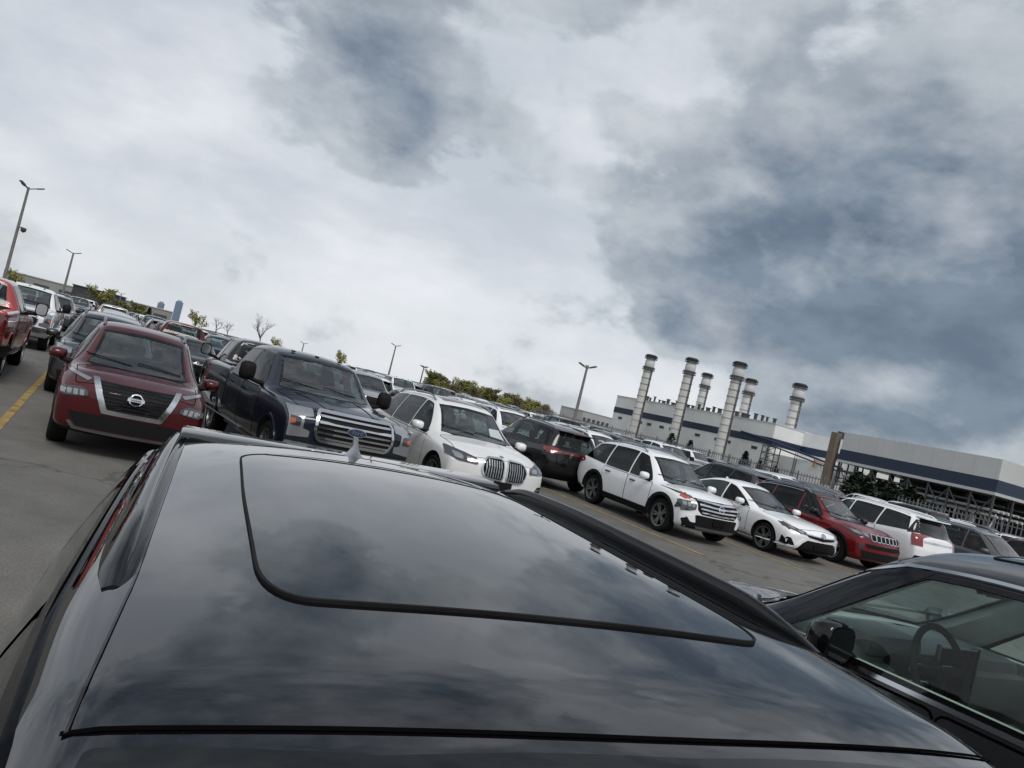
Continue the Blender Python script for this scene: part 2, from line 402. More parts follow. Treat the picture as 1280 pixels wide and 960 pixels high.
# ------------------------------------------------------------------ full car
class Car:
    def __init__(s,name,sp,pmat,label,cat='car',cut=True,fine=.06,glass=None):
        s.sp=sp; s.B=Body(sp,fine); s.root=empty(name); tag(s.root,label,cat); s.pm=pmat
        f=s.B.f; B=s.B
        body=link('body',bpy.data.meshes.new('b'),[pmat,M['interior']],s.root); B.bm.to_mesh(body.data)
        s.body=body
        r=sp['wheel'][0]; bm=bmesh.new()
        for x in sp['ax']:
            for sg in (1,-1):
                lathe(bm,[(r+.055,sg*(sp['W']/2-.36)),(r+.055,sg*(sp['W']/2+.2))],36,'y',(x,0,r+.01))
        bmesh.ops.recalc_face_normals(bm,faces=bm.faces)
        if cut: boolean(body,bm)
        g=sp['glass']; s.opened=cut
        front,rear,sides=s.polys(g)
        s.polyset=(front,rear,sides)
        if cut:
            vx0,vx1=g['void']; boolean(body,B.void(vx0,vx1,sp.get('floor',.45)))
            if front: boolean(body,prism(inset(front,.012),'front',g['hx']-.35,g['cx']+.06))
            if rear: boolean(body,prism(inset(rear,.012),'front',sp['zt'][0][0]-1,g['rx']+.3))
            bm=bmesh.new()
            for p in sides:
                q=prism(inset(p,.012),'side',-1.5,1.5); me=bpy.data.meshes.new('t'); q.to_mesh(me); q.free(); bm.from_mesh(me); bpy.data.meshes.remove(me)
            if sides: boolean(body,bm)
        for p in body.data.polygons: p.use_smooth=True
        body.data.set_sharp_from_angle(angle=R(32))
        gl=glass or (M['glass'],M['side'],M['side'])
        if not cut: gl=(M['privacy'],)*3
        tb=bmesh.new()
        if front:
            b=bmesh.new(); B.patch(b,'front',front,.004,.09,False); obj('windshield',b,gl[0],s.root,40); B.ring(tb,'front',front,.035,.006)
        if rear:
            b=bmesh.new(); B.patch(b,'rear',rear,.004,.09,False); obj('rear_window',b,gl[2],s.root,40); B.ring(tb,'rear',rear,.03,.006)
        for i,p in enumerate(sides):
            for v in ('left','right'):
                b=bmesh.new(); B.patch(b,v,p,.004,.09,False); obj('side_window',b,gl[1] if i==0 else gl[2],s.root,40); B.ring(tb,v,p,.022,.006)
        obj('window_trim',tb,M['gloss'],s.root)
        if sp.get('dlo') and sides:
            b=bmesh.new()
            for v in ('left','right'):
                B.ring(b,v,s.dlo(g),-.018,.006)
            obj('window_surround',b,sp['dlo'],s.root,40)
        add_wheels(s.root,sp)
    def topedge(s,x,d=.055): return s.B.f['zt'](x)-s.B.crown(x)-d
    def polys(s,g):
        f=s.B.f; B=s.B
        front=rear=None
        if g.get('front',True):
            cx,hx=g['cx'],g['hx']; n=5; L=[]
            for i in range(n+1):
                x=hx+(cx-hx)*i/n; L.append(V2(f['wt'](x)-.035,f['zt'](x)-B.crown(x)-(.0 if i else -.005)))
            top=[V2(y,f['zt'](hx)-B.crown(hx)*(y/f['wt'](hx))**2-.004) for y in (.35,0,-.35)]
            L[-1].y+=.012; front=L[::-1]+top+[V2(-p.x,p.y) for p in L]
        if g.get('rear',True):
            cx,hx=g['rbx'],g['rx']; n=4; L=[]
            for i in range(n+1):
                x=hx+(cx-hx)*i/n; L.append(V2(f['wt'](x)-.06,f['zt'](x)-B.crown(x)-.0))
            rear=L[::-1]+[V2(-p.x,p.y) for p in L]
            rear=rpoly(rear,.05,3)
        sides=[]
        if g.get('sides',True):
            D=s.dlo(g)
            xf0,xf1,xr1,xr0=g['dlo']
            cuts=g['pillars']; bounds=[None]+list(cuts)+[None]
            for i in range(len(bounds)-1):
                hi,lo=bounds[i],bounds[i+1]
                sides.append(rpoly(s.win(g,hi,lo),.03,3))
        return front,rear,sides
    def zlow(s,x,g): return s.B.f['zsh'](x)+g.get('zo',.035)
    def win(s,g,hi,lo):
        xf0,xf1,xr1,xr0=g['dlo']; pw=g.get('pw',.05)
        lean=lambda c,t: c-.05*t
        if hi is None: A=(xf0,xf1)
        else: A=(hi-pw/2,hi-pw/2-.05)
        if lo is None: Bq=(xr0,xr1)
        else: Bq=(lo+pw/2,lo+pw/2-.05)
        bot=[V2(x,s.zlow(x,g)) for x in (A[0],(A[0]+Bq[0])/2,Bq[0])]
        if hi is None:   # follow the pillar slope
            pass
        top=[V2(x,s.topedge(x)) for x in [Bq[1]+(A[1]-Bq[1])*i/4 for i in range(5)]]
        pts=bot+top
        return pts
    def dlo(s,g):
        xf0,xf1,xr1,xr0=g['dlo']
        bot=[V2(xf0+(xr0-xf0)*i/5,s.zlow(xf0+(xr0-xf0)*i/5,g)) for i in range(6)]
        top=[V2(xr1+(xf1-xr1)*i/6,s.topedge(xr1+(xf1-xr1)*i/6)) for i in range(7)]
        return rpoly(bot+top,.03,3)
    # detail shorthands -------------------------------------------------
    def put(s,name,view,polys,mat,off=.005,r=.015,sym=False,parent=None,step=.05):
        """one mesh part; sym: a second part mirrored (left/right or front y -> -y)"""
        outs=[]
        for sg in ((1,-1) if sym else (1,)):
            b=bmesh.new()
            for p in polys:
                p=[V2(*q) for q in p]
                v=view
                if sg<0:
                    if view in('front','rear'): p=[V2(-q.x,q.y) for q in p]
                    elif view=='left': v='right'
                    elif view=='top': p=[V2(q.x,-q.y) for q in p]
                s.B.patch(b,v,rpoly(p,r,3 if r<.05 else 9),off,step)
            o=obj(name,b,mat,parent[0 if sg>0 else 1] if isinstance(parent,(list,tuple)) else (parent or s.root),30); outs.append(o)
        return outs if sym else outs[0]
    def line(s,name,view,poly,mat,w=.012,off=.0025,r=.04,sym=False,closed=True,step=.06,parent=None):
        outs=[]
        for sg in ((1,-1) if sym else (1,)):
            b=bmesh.new(); p=[V2(*q) for q in poly]; v=view
            if sg<0:
                if view in('front','rear'): p=[V2(-q.x,q.y) for q in p]
                elif view=='left': v='right'
                elif view=='top': p=[V2(q.x,-q.y) for q in p]
            s.B.ring(b,v,rpoly(p,r,3 if r<.05 else 9) if closed else p,w,off,step,closed=closed)
            outs.append(obj(name,b,mat,parent[0 if sg>0 else 1] if isinstance(parent,(list,tuple)) else (parent or s.root),30))
        return outs
    def doors(s,xs,zl=.34,handle=.10,hmat=None,arch=True):
        """xs: vertical shut lines front to back"""
        g=s.sp['glass']; hm=hmat or s.pm
        for i in range(len(xs)-1):
            a,b=xs[i]-.012,xs[i+1]+.012
            za=lambda x:s.B.f['zsh'](x)-.0
            pts=[(a,zl),(b,zl),(b,za(b)),((a+b)/2,za((a+b)/2)),(a,za(a))]
            r=s.sp['wheel'][0]+.10; xr=s.sp['ax'][1]
            if i==len(xs)-2 and b<xr+r+.02 and arch:   # rear door clears the wheel arch
                pts=[(a,zl),(xr+r+.03,zl)]+[(max(b,xr+(r)*math.cos(t)),r-.04+r*math.sin(t)) for t in (.5,.8,1.1)]+[(b,za(b)),((a+b)/2,za((a+b)/2)),(a,za(a))]
            pp=[V2(*p) for p in pts]
            for v in ('left','right'):
                bm=bmesh.new(); s.B.patch(bm,v,rpoly(pp,.04,3),.004,.09); d=obj('door',bm,s.pm,s.root,35)
                bm=bmesh.new(); s.B.ring(bm,v,rpoly([V2(*p) for p in pts],.04,3),-.012,.0022); obj('door_gap',bm,M['seam'],d)
                hx=b+.10+.02; hz=za(hx)-handle
                bm=bmesh.new(); s.B.patch(bm,v,rpoly([V2(hx,hz-.016),V2(hx+.19,hz-.016),V2(hx+.19,hz+.018),V2(hx,hz+.018)],.014,3),.032,.05); obj('handle',bm,hm,d,40)
    def mirrors(s,x,z,cap=None,size=(.13,.22,.16),arm=.05,yo=None,lean=0):
        y=(s.sp['W']/2-.06) if yo is None else yo; cap=cap or s.pm; a,b,c=size
        for sg in (1,-1):
            bm=bmesh.new(); n=10; rings=[]
            # rounded wedge: full at the back (glass), bulging to the front
            for (t,sc) in ((-.5,.90),(-.42,1),(-.1,1.0),(.2,.86),(.42,.6),(.5,.3)):
                ring=[]
                for k in range(16):
                    q=2*PI*k/16; cy=math.copysign(abs(math.cos(q))**.6,math.cos(q)); cz=math.copysign(abs(math.sin(q))**.6,math.sin(q))
                    ring.append(bm.verts.new((x+t*a*1.2-.06*cy*sg*0,sg*(y+arm+b/2)+cy*b/2*sc,z+c*.1+cz*c/2*sc)))
                rings.append(ring)
            for p,q in zip(rings,rings[1:]):
                for k in range(16): bm.faces.new((p[k],p[(k+1)%16],q[(k+1)%16],q[k]))
            bm.faces.new(rings[0]); bm.faces.new(rings[-1])
            m=obj('mirror',bm,cap,s.root,50)
            bm=bmesh.new(); tube(bm,[(x,sg*(y-.06),z-c*.42),(x,sg*(y+arm*.6),z-c*.36),(x,sg*(y+arm+b*.35),z-c*.25)],[.045,.035,.03],8); obj('mirror_arm',bm,M['black'],m,50)
            bm=bmesh.new()
            vs=[]
            for k in range(20):
                q=2*PI*k/20; cy=math.copysign(abs(math.cos(q))**.6,math.cos(q)); cz=math.copysign(abs(math.sin(q))**.6,math.sin(q))
                vs.append(bm.verts.new((x-a*.61-.002,sg*(y+arm+b/2)+cy*b*.41,z+c*.1+cz*c*.41)))
            bm.faces.new(vs)
            obj('mirror_glass',bm,M['chrome'],m)
    def arches(s,w=.05,mat=None,off=.012):
        r=s.sp['wheel'][0]+.052
        for x in s.sp['ax']:
            for v in ('left','right'):
                pts=[V2(x+(r)*math.cos(t),s.sp['wheel'][0]+.01+(r)*math.sin(t)) for t in [R(-22)+R(224)*i/18 for i in range(19)]]
                b=bmesh.new(); s.B.ring(b,v,pts,-w,off,.2,closed=False); obj('arch_trim',b,mat or M['black'],s.root,40)
    def sills(s,z0=.2,z1=.36,mat=None):
        a=s.sp['ax'][0]-s.sp['wheel'][0]-.06; b=s.sp['ax'][1]+s.sp['wheel'][0]+.06
        s.put('sill_trim','left',[[(a,z0),(b,z0),(b,z1),(a,z1)]],mat or M['black'],.012,.02,True,step=.12)
    def rails(s,x0,x1,mat,y=None,h=.055,r=.018):
        for sg in (1,-1):
            pts=[]; rad=[]
            for i in range(13):
                t=i/12; x=x0+(x1-x0)*t; yy=sg*((s.B.f['wt'](x)-.03) if y is None else y); z=s.B.f['zt'](x)-s.B.crown(x)*.9
                k=min(1,min(t,1-t)/.1); pts.append((x,yy,z+h*math.sin(k*PI/2)-.01)); rad.append(r)
            b=bmesh.new(); tube(b,pts,rad,8); obj('roof_rail',b,mat,s.root,50)
    def fin(s,x,mat=None):
        z=s.B.f['zt'](x)-.01; b=bmesh.new()
        rings=[]
        for t in [i/6 for i in range(7)]:
            l=.18*(1-t)+.045*t; cx=x-.06*t; zz=z+.075*t; ww=.042*(1-t)**4+.009
            rings.append([b.verts.new((cx+l/2*math.cos(q)*(1 if math.cos(q)<0 else 1.1),ww*math.sin(q),zz)) for q in [2*PI*k/12 for k in range(12)]])
        for p,q in zip(rings,rings[1:]):
            for k in range(12): b.faces.new((p[k],p[(k+1)%12],q[(k+1)%12],q[k]))
        b.faces.new(rings[-1]); b.faces.new(rings[0]); obj('antenna_fin',b,mat or s.pm,s.root,50)
    def cabin(s,zs=.62,xw=None,rows=2,dash=True):
        """seats, dashboard and steering wheel"""
        g=s.sp['glass']; cx=g['cx']; x0=xw or (g['hx']-.35); W=s.sp['W']/2-.16
        b=bmesh.new()
        for ri in range(rows):
            x=x0-.95*ri
            for y in ((.36,-.36) if ri==0 else (.42,0,-.42)):
                hw=.25 if ri==0 else .2
                box(b,x-.28,x+.24,y-hw,y+hw,zs-.16,zs,.05); 
                v0=len(b.verts); box(b,x-.40,x-.27,y-hw,y+hw,zs-.1,zs+.52,.05)
                box(b,x-.42,x-.33,y-.13,y+.13,zs+.56,zs+.74,.035); box(b,x-.39,x-.37,y-.06,y+.06,zs+.5,zs+.6)
        obj('seats',b,M['seat'],s.root,50)
        zd=s.B.f['zt'](cx)-.10
        b=bmesh.new(); box(b,g['hx']+.12,cx-.12,-W+.06,W-.06,zd-.3,zd-.02,.06); box(b,g['hx']+.10,g['hx']+.14,.05,-.18,zd-.14,zd+.06,.005); obj('dashboard',b,M['interior'],s.root,50)
        b=bmesh.new(); c=Vector((g['hx']-.02,.37,zd-.04)); rr=[]
        pts=[c+Vector((-.35*.0+math.sin(t)*.19*.42,math.cos(t)*.185,math.sin(t)*.19*.9)) for t in [2*PI*i/22 for i in range(23)]]
        tube(b,pts,.015,6,False); tube(b,[c+Vector((.15,0,-.05)),c],.03,6); box(b,c.x-.02,c.x+.02,c.y-.17,c.y+.17,c.z-.03,c.z+.01)
        obj('steering_wheel',b,M['black'],s.root,50)
def text_mesh(txt,size,depth=.004):
    cu=bpy.data.curves.new('t','FONT'); cu.body=txt; cu.size=size; cu.align_x='CENTER'; cu.align_y='CENTER'; cu.extrude=depth/2
    o=bpy.data.objects.new('t',cu); COL.objects.link(o); dg=bpy.context.evaluated_depsgraph_get()
    me=bpy.data.meshes.new_from_object(o.evaluated_get(dg)); bpy.data.objects.remove(o); bpy.data.curves.remove(cu); return me
def lettering(car,txt,size,view,p,mat,parent=None,off=.012,name='lettering',sx=1):
    me=text_mesh(txt,size); loc,nor=car.B.hit(view,V2(*p)); o=link(name,me,mat,parent or car.root)
    z=nor; up=Vector((0,0,1)); x=up.cross(z).normalized(); y=z.cross(x)
    o.matrix_world=Matrix(((x.x*sx,y.x,z.x,loc.x+nor.x*off),(x.y*sx,y.y,z.y,loc.y+nor.y*off),(x.z*sx,y.z,z.z,loc.z+nor.z*off),(0,0,0,1)))
    return o
def ell(cx,cy,a,b,n=20): return [(cx+a*math.cos(2*PI*i/n),cy+b*math.sin(2*PI*i/n)) for i in range(n)]
def kids(o): return [c for c in o.children]
def dup(src,name=None):
    c=src.copy(); COL.objects.link(c)
    for ch in src.children:
        d=ch.copy(); COL.objects.link(d); d.parent=c
        for gch in ch.children:
            e=gch.copy(); COL.objects.link(e); e.parent=d
    if name: c.name=name
    return c
def walk(o):
    yield o
    for c in o.children: yield from walk(c)
def repaint(root,old,new):
    for o in walk(root):
        for sl in o.material_slots:
            if sl.material==old: sl.link='OBJECT'; sl.material=new
def place(root,u,w,facing,L,rot=0):
    """u = where the bumper nearest to us stands; facing -1: front towards us"""
    cu=u+L/2; x,y=lotxy(cu,w); root.location=(x,y,0)
    root.rotation_euler=(0,0,LOTROT+(PI if facing<0 else 0)+R(rot))
# ------------------------------------------------------------------ body shapes
def crossover(L=4.65,W=1.84,H=1.69,hood=1.02,cowl=1.12,nosez=.86,belt=1.0,wheel=(.36,.23,'five',None),cx=1.12,hx=.40,rx=-1.92,rbx=-2.2,rz=1.14,ax=(1.42,-1.29),bowf=.30,bowr=.16,tailz=1.08,wr=.60,rsl=.0,**k):
    xf=L/2; xr=-L/2; h=W/2; kx=xf-2.325
    sp=dict(L=L,W=W,zt=[(xr,tailz),(rbx-.01,rz),(rx,H-.12),(rx+.18,H-.075),(-1.1,H-.015),(-.3,H),(hx-.12,H-.055),(hx,H-.105),(cx,cowl),(cx+.13,cowl-.035),(xf-.5,hood),(xf-.13,hood-.09),(xf,nosez)],
      zsh=[(xr,belt-.02),(-2.1,belt+.09),(-1,belt+.02),(.9,belt-.02),(cx+.1,belt-.03),(xf-.35,hood-.16),(xf,nosez-.12)],
      wt=[(xr,h-.24),(rbx,h-.25),(rx,wr-.05),(rx+.25,wr-.02),(0,wr),(hx,wr-.02),(cx,h-.23),(cx+.18,h-.17),(xf-.35,h-.17),(xf,h-.23)],
      w=[(xr,h-.06),(xr+.3,h-.02),(-1.2,h),(0,h-.015),(1.2,h),(xf-.4,h-.02),(xf,h-.06)],
      zb=[(xr,.46),(xr+.2,.32),(-1.6,.25),(1.6,.23),(xf-.2,.25),(xf,.30)],
      crown=[(xr,.05),(rx,.05),(hx,.045),(cx,.05),(xf-.6,.045),(xf,.06)],
      nose=[(.2,-.10),(.34,-.01),(.6,0),(.78,-.01),(.92,-.06),(1.1,-.16)],tail=[(.2,.10),(.45,0),(.75,.0),(1.0,.05),(1.3,.09)],
      bowf=bowf,bowr=bowr,wheel=wheel,ax=ax,glass=dict(cx=cx,hx=hx,rx=rx+.02,rbx=rbx,dlo=(cx-.22,hx-.10,rx+.18,rx-.02),pillars=(.02,-.98),void=(rbx+.12,cx-.08)))
    g=k.pop('glass',{}); sp['glass'].update(g); sp.update(k); return sp
def pickup(L=5.9,W=2.03,H=1.93,**k):
    sp=dict(L=L,W=W,zt=[(-2.95,1.36),(-1.10,1.38),(-1.04,1.40),(-.98,1.62),(-.90,H-.06),(-.70,H-.02),(-.1,H),(.55,H-.05),(.70,H-.10),(1.34,1.36),(1.46,1.33),(2.3,1.27),(2.78,1.20),(2.95,1.08)],
      zsh=[(-2.95,1.30),(-1.1,1.32),(-1,1.26),(.9,1.22),(1.4,1.22),(2.6,1.12),(2.95,.98)],
      wt=[(-2.95,.93),(-1.1,.93),(-1.02,.78),(-.9,.70),(0,.715),(.68,.70),(1.34,.80),(1.5,.85),(2.6,.85),(2.95,.80)],
      w=[(-2.95,.98),(-1,1.0),(0,1.0),(1.5,1.0),(2.6,1.0),(2.95,.985)],
      zb=[(-2.95,.62),(-2.6,.45),(-1.6,.40),(1.6,.38),(2.7,.40),(2.95,.44)],
      crown=[(-2.95,.02),(-1.1,.02),(-.9,.05),(.7,.05),(1.34,.06),(2.2,.06),(2.95,.05)],
      nose=[(.3,-.1),(.5,0),(1.0,0),(1.15,-.04),(1.3,-.10)],tail=[(.3,.05),(.6,0),(1.4,.02)],bowf=.16,bowr=.02,fil=.05,mid=.55,shw=.985,
      wheel=(.41,.27,'six',M['satin']),ax=(1.98,-1.72),floor=.6,
      glass=dict(cx=1.34,hx=.68,rx=-.91,rbx=-1.03,dlo=(1.10,.58,-.82,-.86),pillars=(.02,),void=(-.9,1.26),zo=.03,pw=.07))
    g=k.pop('glass',{}); sp['glass'].update(g); sp.update(k); return sp
# ------------------------------------------------------------------ shared detail sets
def common(c,hood=True,plate=True,xd=None,front_x=None):
    sp=c.sp;g=sp['glass'];xf=sp['L']/2
    if hood:
        a=g['cx']+.13; b=xf-.22; wa=c.B.f['wt'](a)+.02; wb=c.B.f['wt'](b)-.02
        c.line('hood_gap','top',[(a,wa),(b,wb),(xf-.12,wb*.5),(xf-.12,-wb*.5),(b,-wb),(a,-wa)],M['seam'],.010,.002,.08)
    # wipers and black cowl
    b=bmesh.new()
    for y0 in (.55,-.10):
        pts=[]
        for i in range(6):
            t=i/5; y=y0-.58*t; z=c.B.f['zt'](g['cx'])-.02+.05*t
            loc,n=c.B.hit('front',V2(y,z+.03)); pts.append(loc+n*.02)
        tube(b,pts,.008,5)
    obj('wiper',b,M['black'],c.root)
    c.put('cowl','top',[[(g['cx']+.10,.55),(g['cx']+.13,0),(g['cx']+.10,-.55),(g['cx']+.0,-.62),(g['cx']+.015,0),(g['cx']+.0,.62)]],M['black'],.003,.01)
def suv_rear(c,lz=1.0,lens=None,plate=True,wrap=.30,h=.09,bar=False,spoiler=True,bumper=True):
    sp=c.sp;W=sp['W']/2;xr=-sp['L']/2
    lens=lens or M['red']
    c.put('taillight','rear',[[(.50,lz-h*.5),(W-.10,lz-h),(W-.04,lz+h*.8),(.52,lz+h*.35)]],lens,.012,.03,True)
    c.put('taillight','left',[[(xr+.16,lz-h),(xr+.16+wrap,lz-h*.1),(xr+.12+wrap,lz+h*.8),(xr+.16,lz+h*.85)]],lens,.012,.03,True)
    if bar: c.put('light_bar','rear',[[(-.52,lz-.03),(.52,lz-.03),(.52,lz+.03),(-.52,lz+.03)]],M['darkred'],.010,.01)
    if plate: c.put('licence_recess','rear',[[(-.3,lz-.30),(.3,lz-.30),(.3,lz-.14),(-.3,lz-.14)]],M['black'],.004,.02)
    if bumper: c.put('rear_bumper','rear',[[(-W+.06,.34),(W-.06,.34),(W-.06,.58),(.6,.66),(-.6,.66),(-W+.06,.58)]],M['black'],.010,.04)
    c.line('tailgate_gap','rear',[(-.62,.70),(.62,.70),(.66,lz+.15),(-.66,lz+.15)],M['seam'],.012,.003)
    if spoiler:
        g=sp['glass']; x=g['rx']; z=c.B.f['zt'](x)-.005; b=bmesh.new(); w=c.B.f['wt'](x)-.03
        box(b,x-.16,x+.08,-w,w,z-.035,z+.0,.015); obj('spoiler',b,c.pm,c.root,40)
        b=bmesh.new(); box(b,x-.168,x-.155,-.18,.18,z-.03,z-.012); obj('brake_light',b,M['red'],c.root)
def ring_emblem(c,z,s=.075,view='front',par=None,y=0):
    b=bmesh.new(); c.B.ring(b,view,rpoly([V2(*p) for p in ell(y,z,s,s*.82)],0),.014,.03)
    c.B.patch(b,view,[V2(y-s*1.15,z-.017),V2(y+s*1.15,z-.017),V2(y+s*1.15,z+.017),V2(y-s*1.15,z+.017)],.034,.1)
    return obj('emblem',b,M['chrome'],par or c.root)
# --- red crossover with a V shaped chrome grille frame
def red_crossover():
    sp=crossover(wheel=(.365,.23,'five',M['darkrim']),hood=1.05,nosez=.90)
    c=Car('crossover',sp,P['red'],'dark red crossover with chrome V grille, leftmost car of the front row facing us','car')
    common(c)
    gr=c.put('grille','front',[[(-.31,.58),(.31,.58),(.48,.95),(-.48,.95)]],M['black'],.004,.03)
    b=bmesh.new()
    for i in range(7):      # mesh pattern of the grille
        z=.66+i*.042; w=.30+(z-.6)*.45
        c.B.patch(b,'front',[V2(-w,z-.005),V2(w,z-.005),V2(w,z+.005),V2(-w,z+.005)],.010,.1,False)
    obj('grille_mesh',b,M['gloss'],gr)
    c.put('grille_frame','front',[[(-.53,.965),(-.455,.965),(-.295,.622),(.295,.622),(.455,.965),(.53,.965),(.345,.568),(-.345,.568)]],M['chrome'],.022,.015,step=.04)
    lettering(c,'NISSAN',.035,'front',(0,.80),M['black'],ring_emblem(c,.80,.085),.045)
    c.put('running_light','front',[[(.535,.945),(.575,.912),(.86,.98),(.84,1.0)]],M['lamp'],.012,.01,True)
    hl=c.put('headlight','front',[[(.53,.735),(.80,.70),(.85,.80),(.62,.835),(.54,.80)]],M['lampdark'],.012,.02,True)
    c.put('lamp_cell','front',[[(.57+i*.07,.735-.004*i),(.62+i*.07,.733-.004*i),(.63+i*.07,.80-.006*i),(.58+i*.07,.80-.006*i)] for i in range(4)],M['lamp'],.020,.008,True,hl)
    c.put('lower_intake','front',[[(-.60,.36),(.60,.36),(.72,.52),(.40,.54),(-.40,.54),(-.72,.52)]],M['black'],.006,.03)
    c.put('skid_trim','front',[[(-.62,.315),(.62,.315),(.70,.40),(.66,.40),(.58,.345),(-.58,.345),(-.66,.40),(-.70,.40)]],M['satin'],.016,.01,step=.05)
    c.put('bumper_base','front',[[(-.78,.27),(.78,.27),(.80,.31),(-.80,.31)]],M['black'],.008,.01)
    c.doors([.98,.02,-1.0]); c.arches(); c.sills(); c.mirrors(.82,1.08); c.rails(-1.75,.15,M['satin']); c.cabin(); suv_rear(c)
    return c
# --- white crossover with bar grille
def white_crossover():
    sp=crossover(wheel=(.365,.23,'five',M['darkrim']),hood=1.05,nosez=.90)
    c=Car('crossover',sp,P['white'],'white crossover with black wheel arches and chrome bar grille, side-on right of the empty slot','car')
    common(c)
    gr=c.put('grille','front',[[(-.46,.62),(.46,.62),(.56,.70),(.60,.93),(-.60,.93),(-.56,.70)]],M['black'],.004,.03)
    b=bmesh.new()
    for z in (.665,.74,.815,.89):
        w=.45+(z-.6)*.40
        c.B.patch(b,'front',[V2(-w,z-.006),V2(0,z-.022),V2(w,z-.006),V2(w,z+.024),V2(0,z+.008),V2(-w,z+.024)],.024,.1)
    obj('grille_bar',b,M['chrome'],gr)
    ring_emblem(c,.80,.08)
    c.put('running_light','front',[[(.60,.90),(.82,.945),(.86,.99),(.62,.945)]],M['lampdark'],.012,.01,True)
    c.put('marker_light','left',[[(1.86,.90),(2.02,.865),(2.06,.90),(1.84,.985)]],M['amber'],.012,.01,True)
    hl=c.put('headlight','front',[[(.60,.70),(.70,.66),(.86,.62),(.87,.83),(.60,.86)]],M['lampdark'],.012,.02,True)
    c.put('headlight_wrap','left',[[(1.86,.64),(2.12,.70),(2.14,.83),(1.92,.84)]],M['lampdark'],.012,.02,True)
    c.put('lamp_cell','front',[[(.63+i*.075,.745),(.685+i*.075,.74),(.69+i*.075,.81),(.635+i*.075,.815)] for i in range(3)],M['lamp'],.020,.008,True,hl)
    c.put('lower_intake','front',[[(-.76,.29),(.76,.29),(.84,.46),(.55,.60),(-.55,.60),(-.84,.46)]],M['black'],.007,.03)
    c.put('bumper_fang','front',[[(.56,.43),(.66,.43),(.76,.54),(.60,.60)]],P['white'],.016,.02,True)
    c.put('licence_bracket','front',[[(-.16,.44),(.16,.44),(.16,.60),(-.16,.60)]],M['gloss'],.03,.01)
    c.put('skid_trim','front',[[(-.5,.31),(.5,.31),(.55,.36),(-.55,.36)]],M['satin'],.016,.01)
    c.doors([.98,.02,-1.0],hmat=M['gloss']); c.arches(.07); c.sills(.2,.42); c.mirrors(.82,1.08); c.rails(-1.75,.15,M['satin']); c.cabin(); suv_rear(c)
    return c
def sheet_pickup_front(c):
    gr=c.put('grille','front',[[(-.53,.76),(.53,.76),(.59,.90),(.56,1.14),(-.56,1.14),(-.59,.90)]],M['black'],.006,.04)
    b=bmesh.new()
    for i in range(5):
        z=.80+i*.072; w=.545 if z<.85 or z>1.08 else .56
        c.B.patch(b,'front',[V2(-w,z-.013),V2(w,z-.013),V2(w,z+.013),V2(-w,z+.013)],.030,.12)
    obj('grille_bar',b,M['chrome'],gr)
    c.line('grille_frame','front',[(-.55,.735),(.55,.735),(.625,.90),(.585,1.17),(-.585,1.17),(-.625,.90)],M['chrome'],.042,.038,.08)
    e=c.put('emblem','front',[ell(0,.965,.15,.062)],M['chrome'],.045,0); f=c.put('emblem_field','front',[ell(0,.965,.137,.052)],M['blue'],.050,0,parent=e)
    lettering(c,'Ford',.085,'front',(0,.965),M['chrome'],e,.056)
    hl=c.put('headlight','front',[[(.66,.77),(.95,.74),(.955,1.15),(.64,1.16),(.64,1.06),(.76,1.04),(.76,.88),(.66,.86)]],M['lamp'],.012,.02,True)
    c.put('lamp_cell','front',[[(.80,.90),(.94,.90),(.94,1.02),(.80,1.02)]],M['lampdark'],.018,.02,True,hl)
    c.put('marker_light','front',[[(.87,.93),(.94,.93),(.94,.99),(.87,.99)]],M['amber'],.022,.01,True,hl)
    bp=c.put('front_bumper','front',[[(-.93,.46),(.93,.46),(.96,.68),(-.96,.68)]],M['chrome'],.035,.04)
    c.put('bumper_gap','front',[[(-.94,.685),(.94,.685),(.94,.715),(-.94,.715)]],M['black'],.008,.005)
    c.put('licence_bracket','front',[[(-.2,.50),(.2,.50),(.2,.64),(-.2,.64)]],M['black'],.045,.02)
    c.put('lower_intake','front',[[(-.5,.40),(.5,.40),(.5,.455),(-.5,.455)]],M['black'],.012,.01)
def pickup_rear(c,lens=None,name='Ford'):
    b=bmesh.new()
    W=c.sp['W']/2
    c.put('taillight','rear',[[(.80,.90),(.975,.90),(.975,1.28),(.80,1.28)]],lens or M['red'],.012,.03,True)
    c.put('taillight','left',[[(-2.93,.92),(-2.82,.92),(-2.84,1.28),(-2.93,1.28)]],lens or M['red'],.012,.02,True)
    c.line('tailgate_gap','rear',[(-.77,.76),(.77,.76),(.77,1.33),(-.77,1.33)],M['seam'],.014,.003)
    c.put('tailgate_handle','rear',[[(-.12,1.18),(.12,1.18),(.12,1.27),(-.12,1.27)]],M['gloss'],.006,.02)
    c.put('rear_bumper','rear',[[(-.98,.50),(.98,.50),(.98,.73),(-.98,.73)]],M['chrome'] if lens is None else M['black'],.07,.03)
    c.put('brake_light','rear',[[(-.16,1.845),(.16,1.845),(.16,1.875),(-.16,1.875)]],M['red'],.012,.01)
def bed(c):
    bm=bmesh.new(); box(bm,-2.88,-1.14,-.84,.84,.86,1.6); boolean(c.body,bm)
    for p in c.body.data.polygons: p.use_smooth=True
    c.body.data.set_sharp_from_angle(angle=R(32))
    for v in ('left','right'):
        b=bmesh.new(); c.B.patch(b,v,[V2(-1.075,.5),V2(-1.045,.5),V2(-1.045,1.36),V2(-1.075,1.36)],.003); obj('bed_gap',b,M['seam'],c.root)
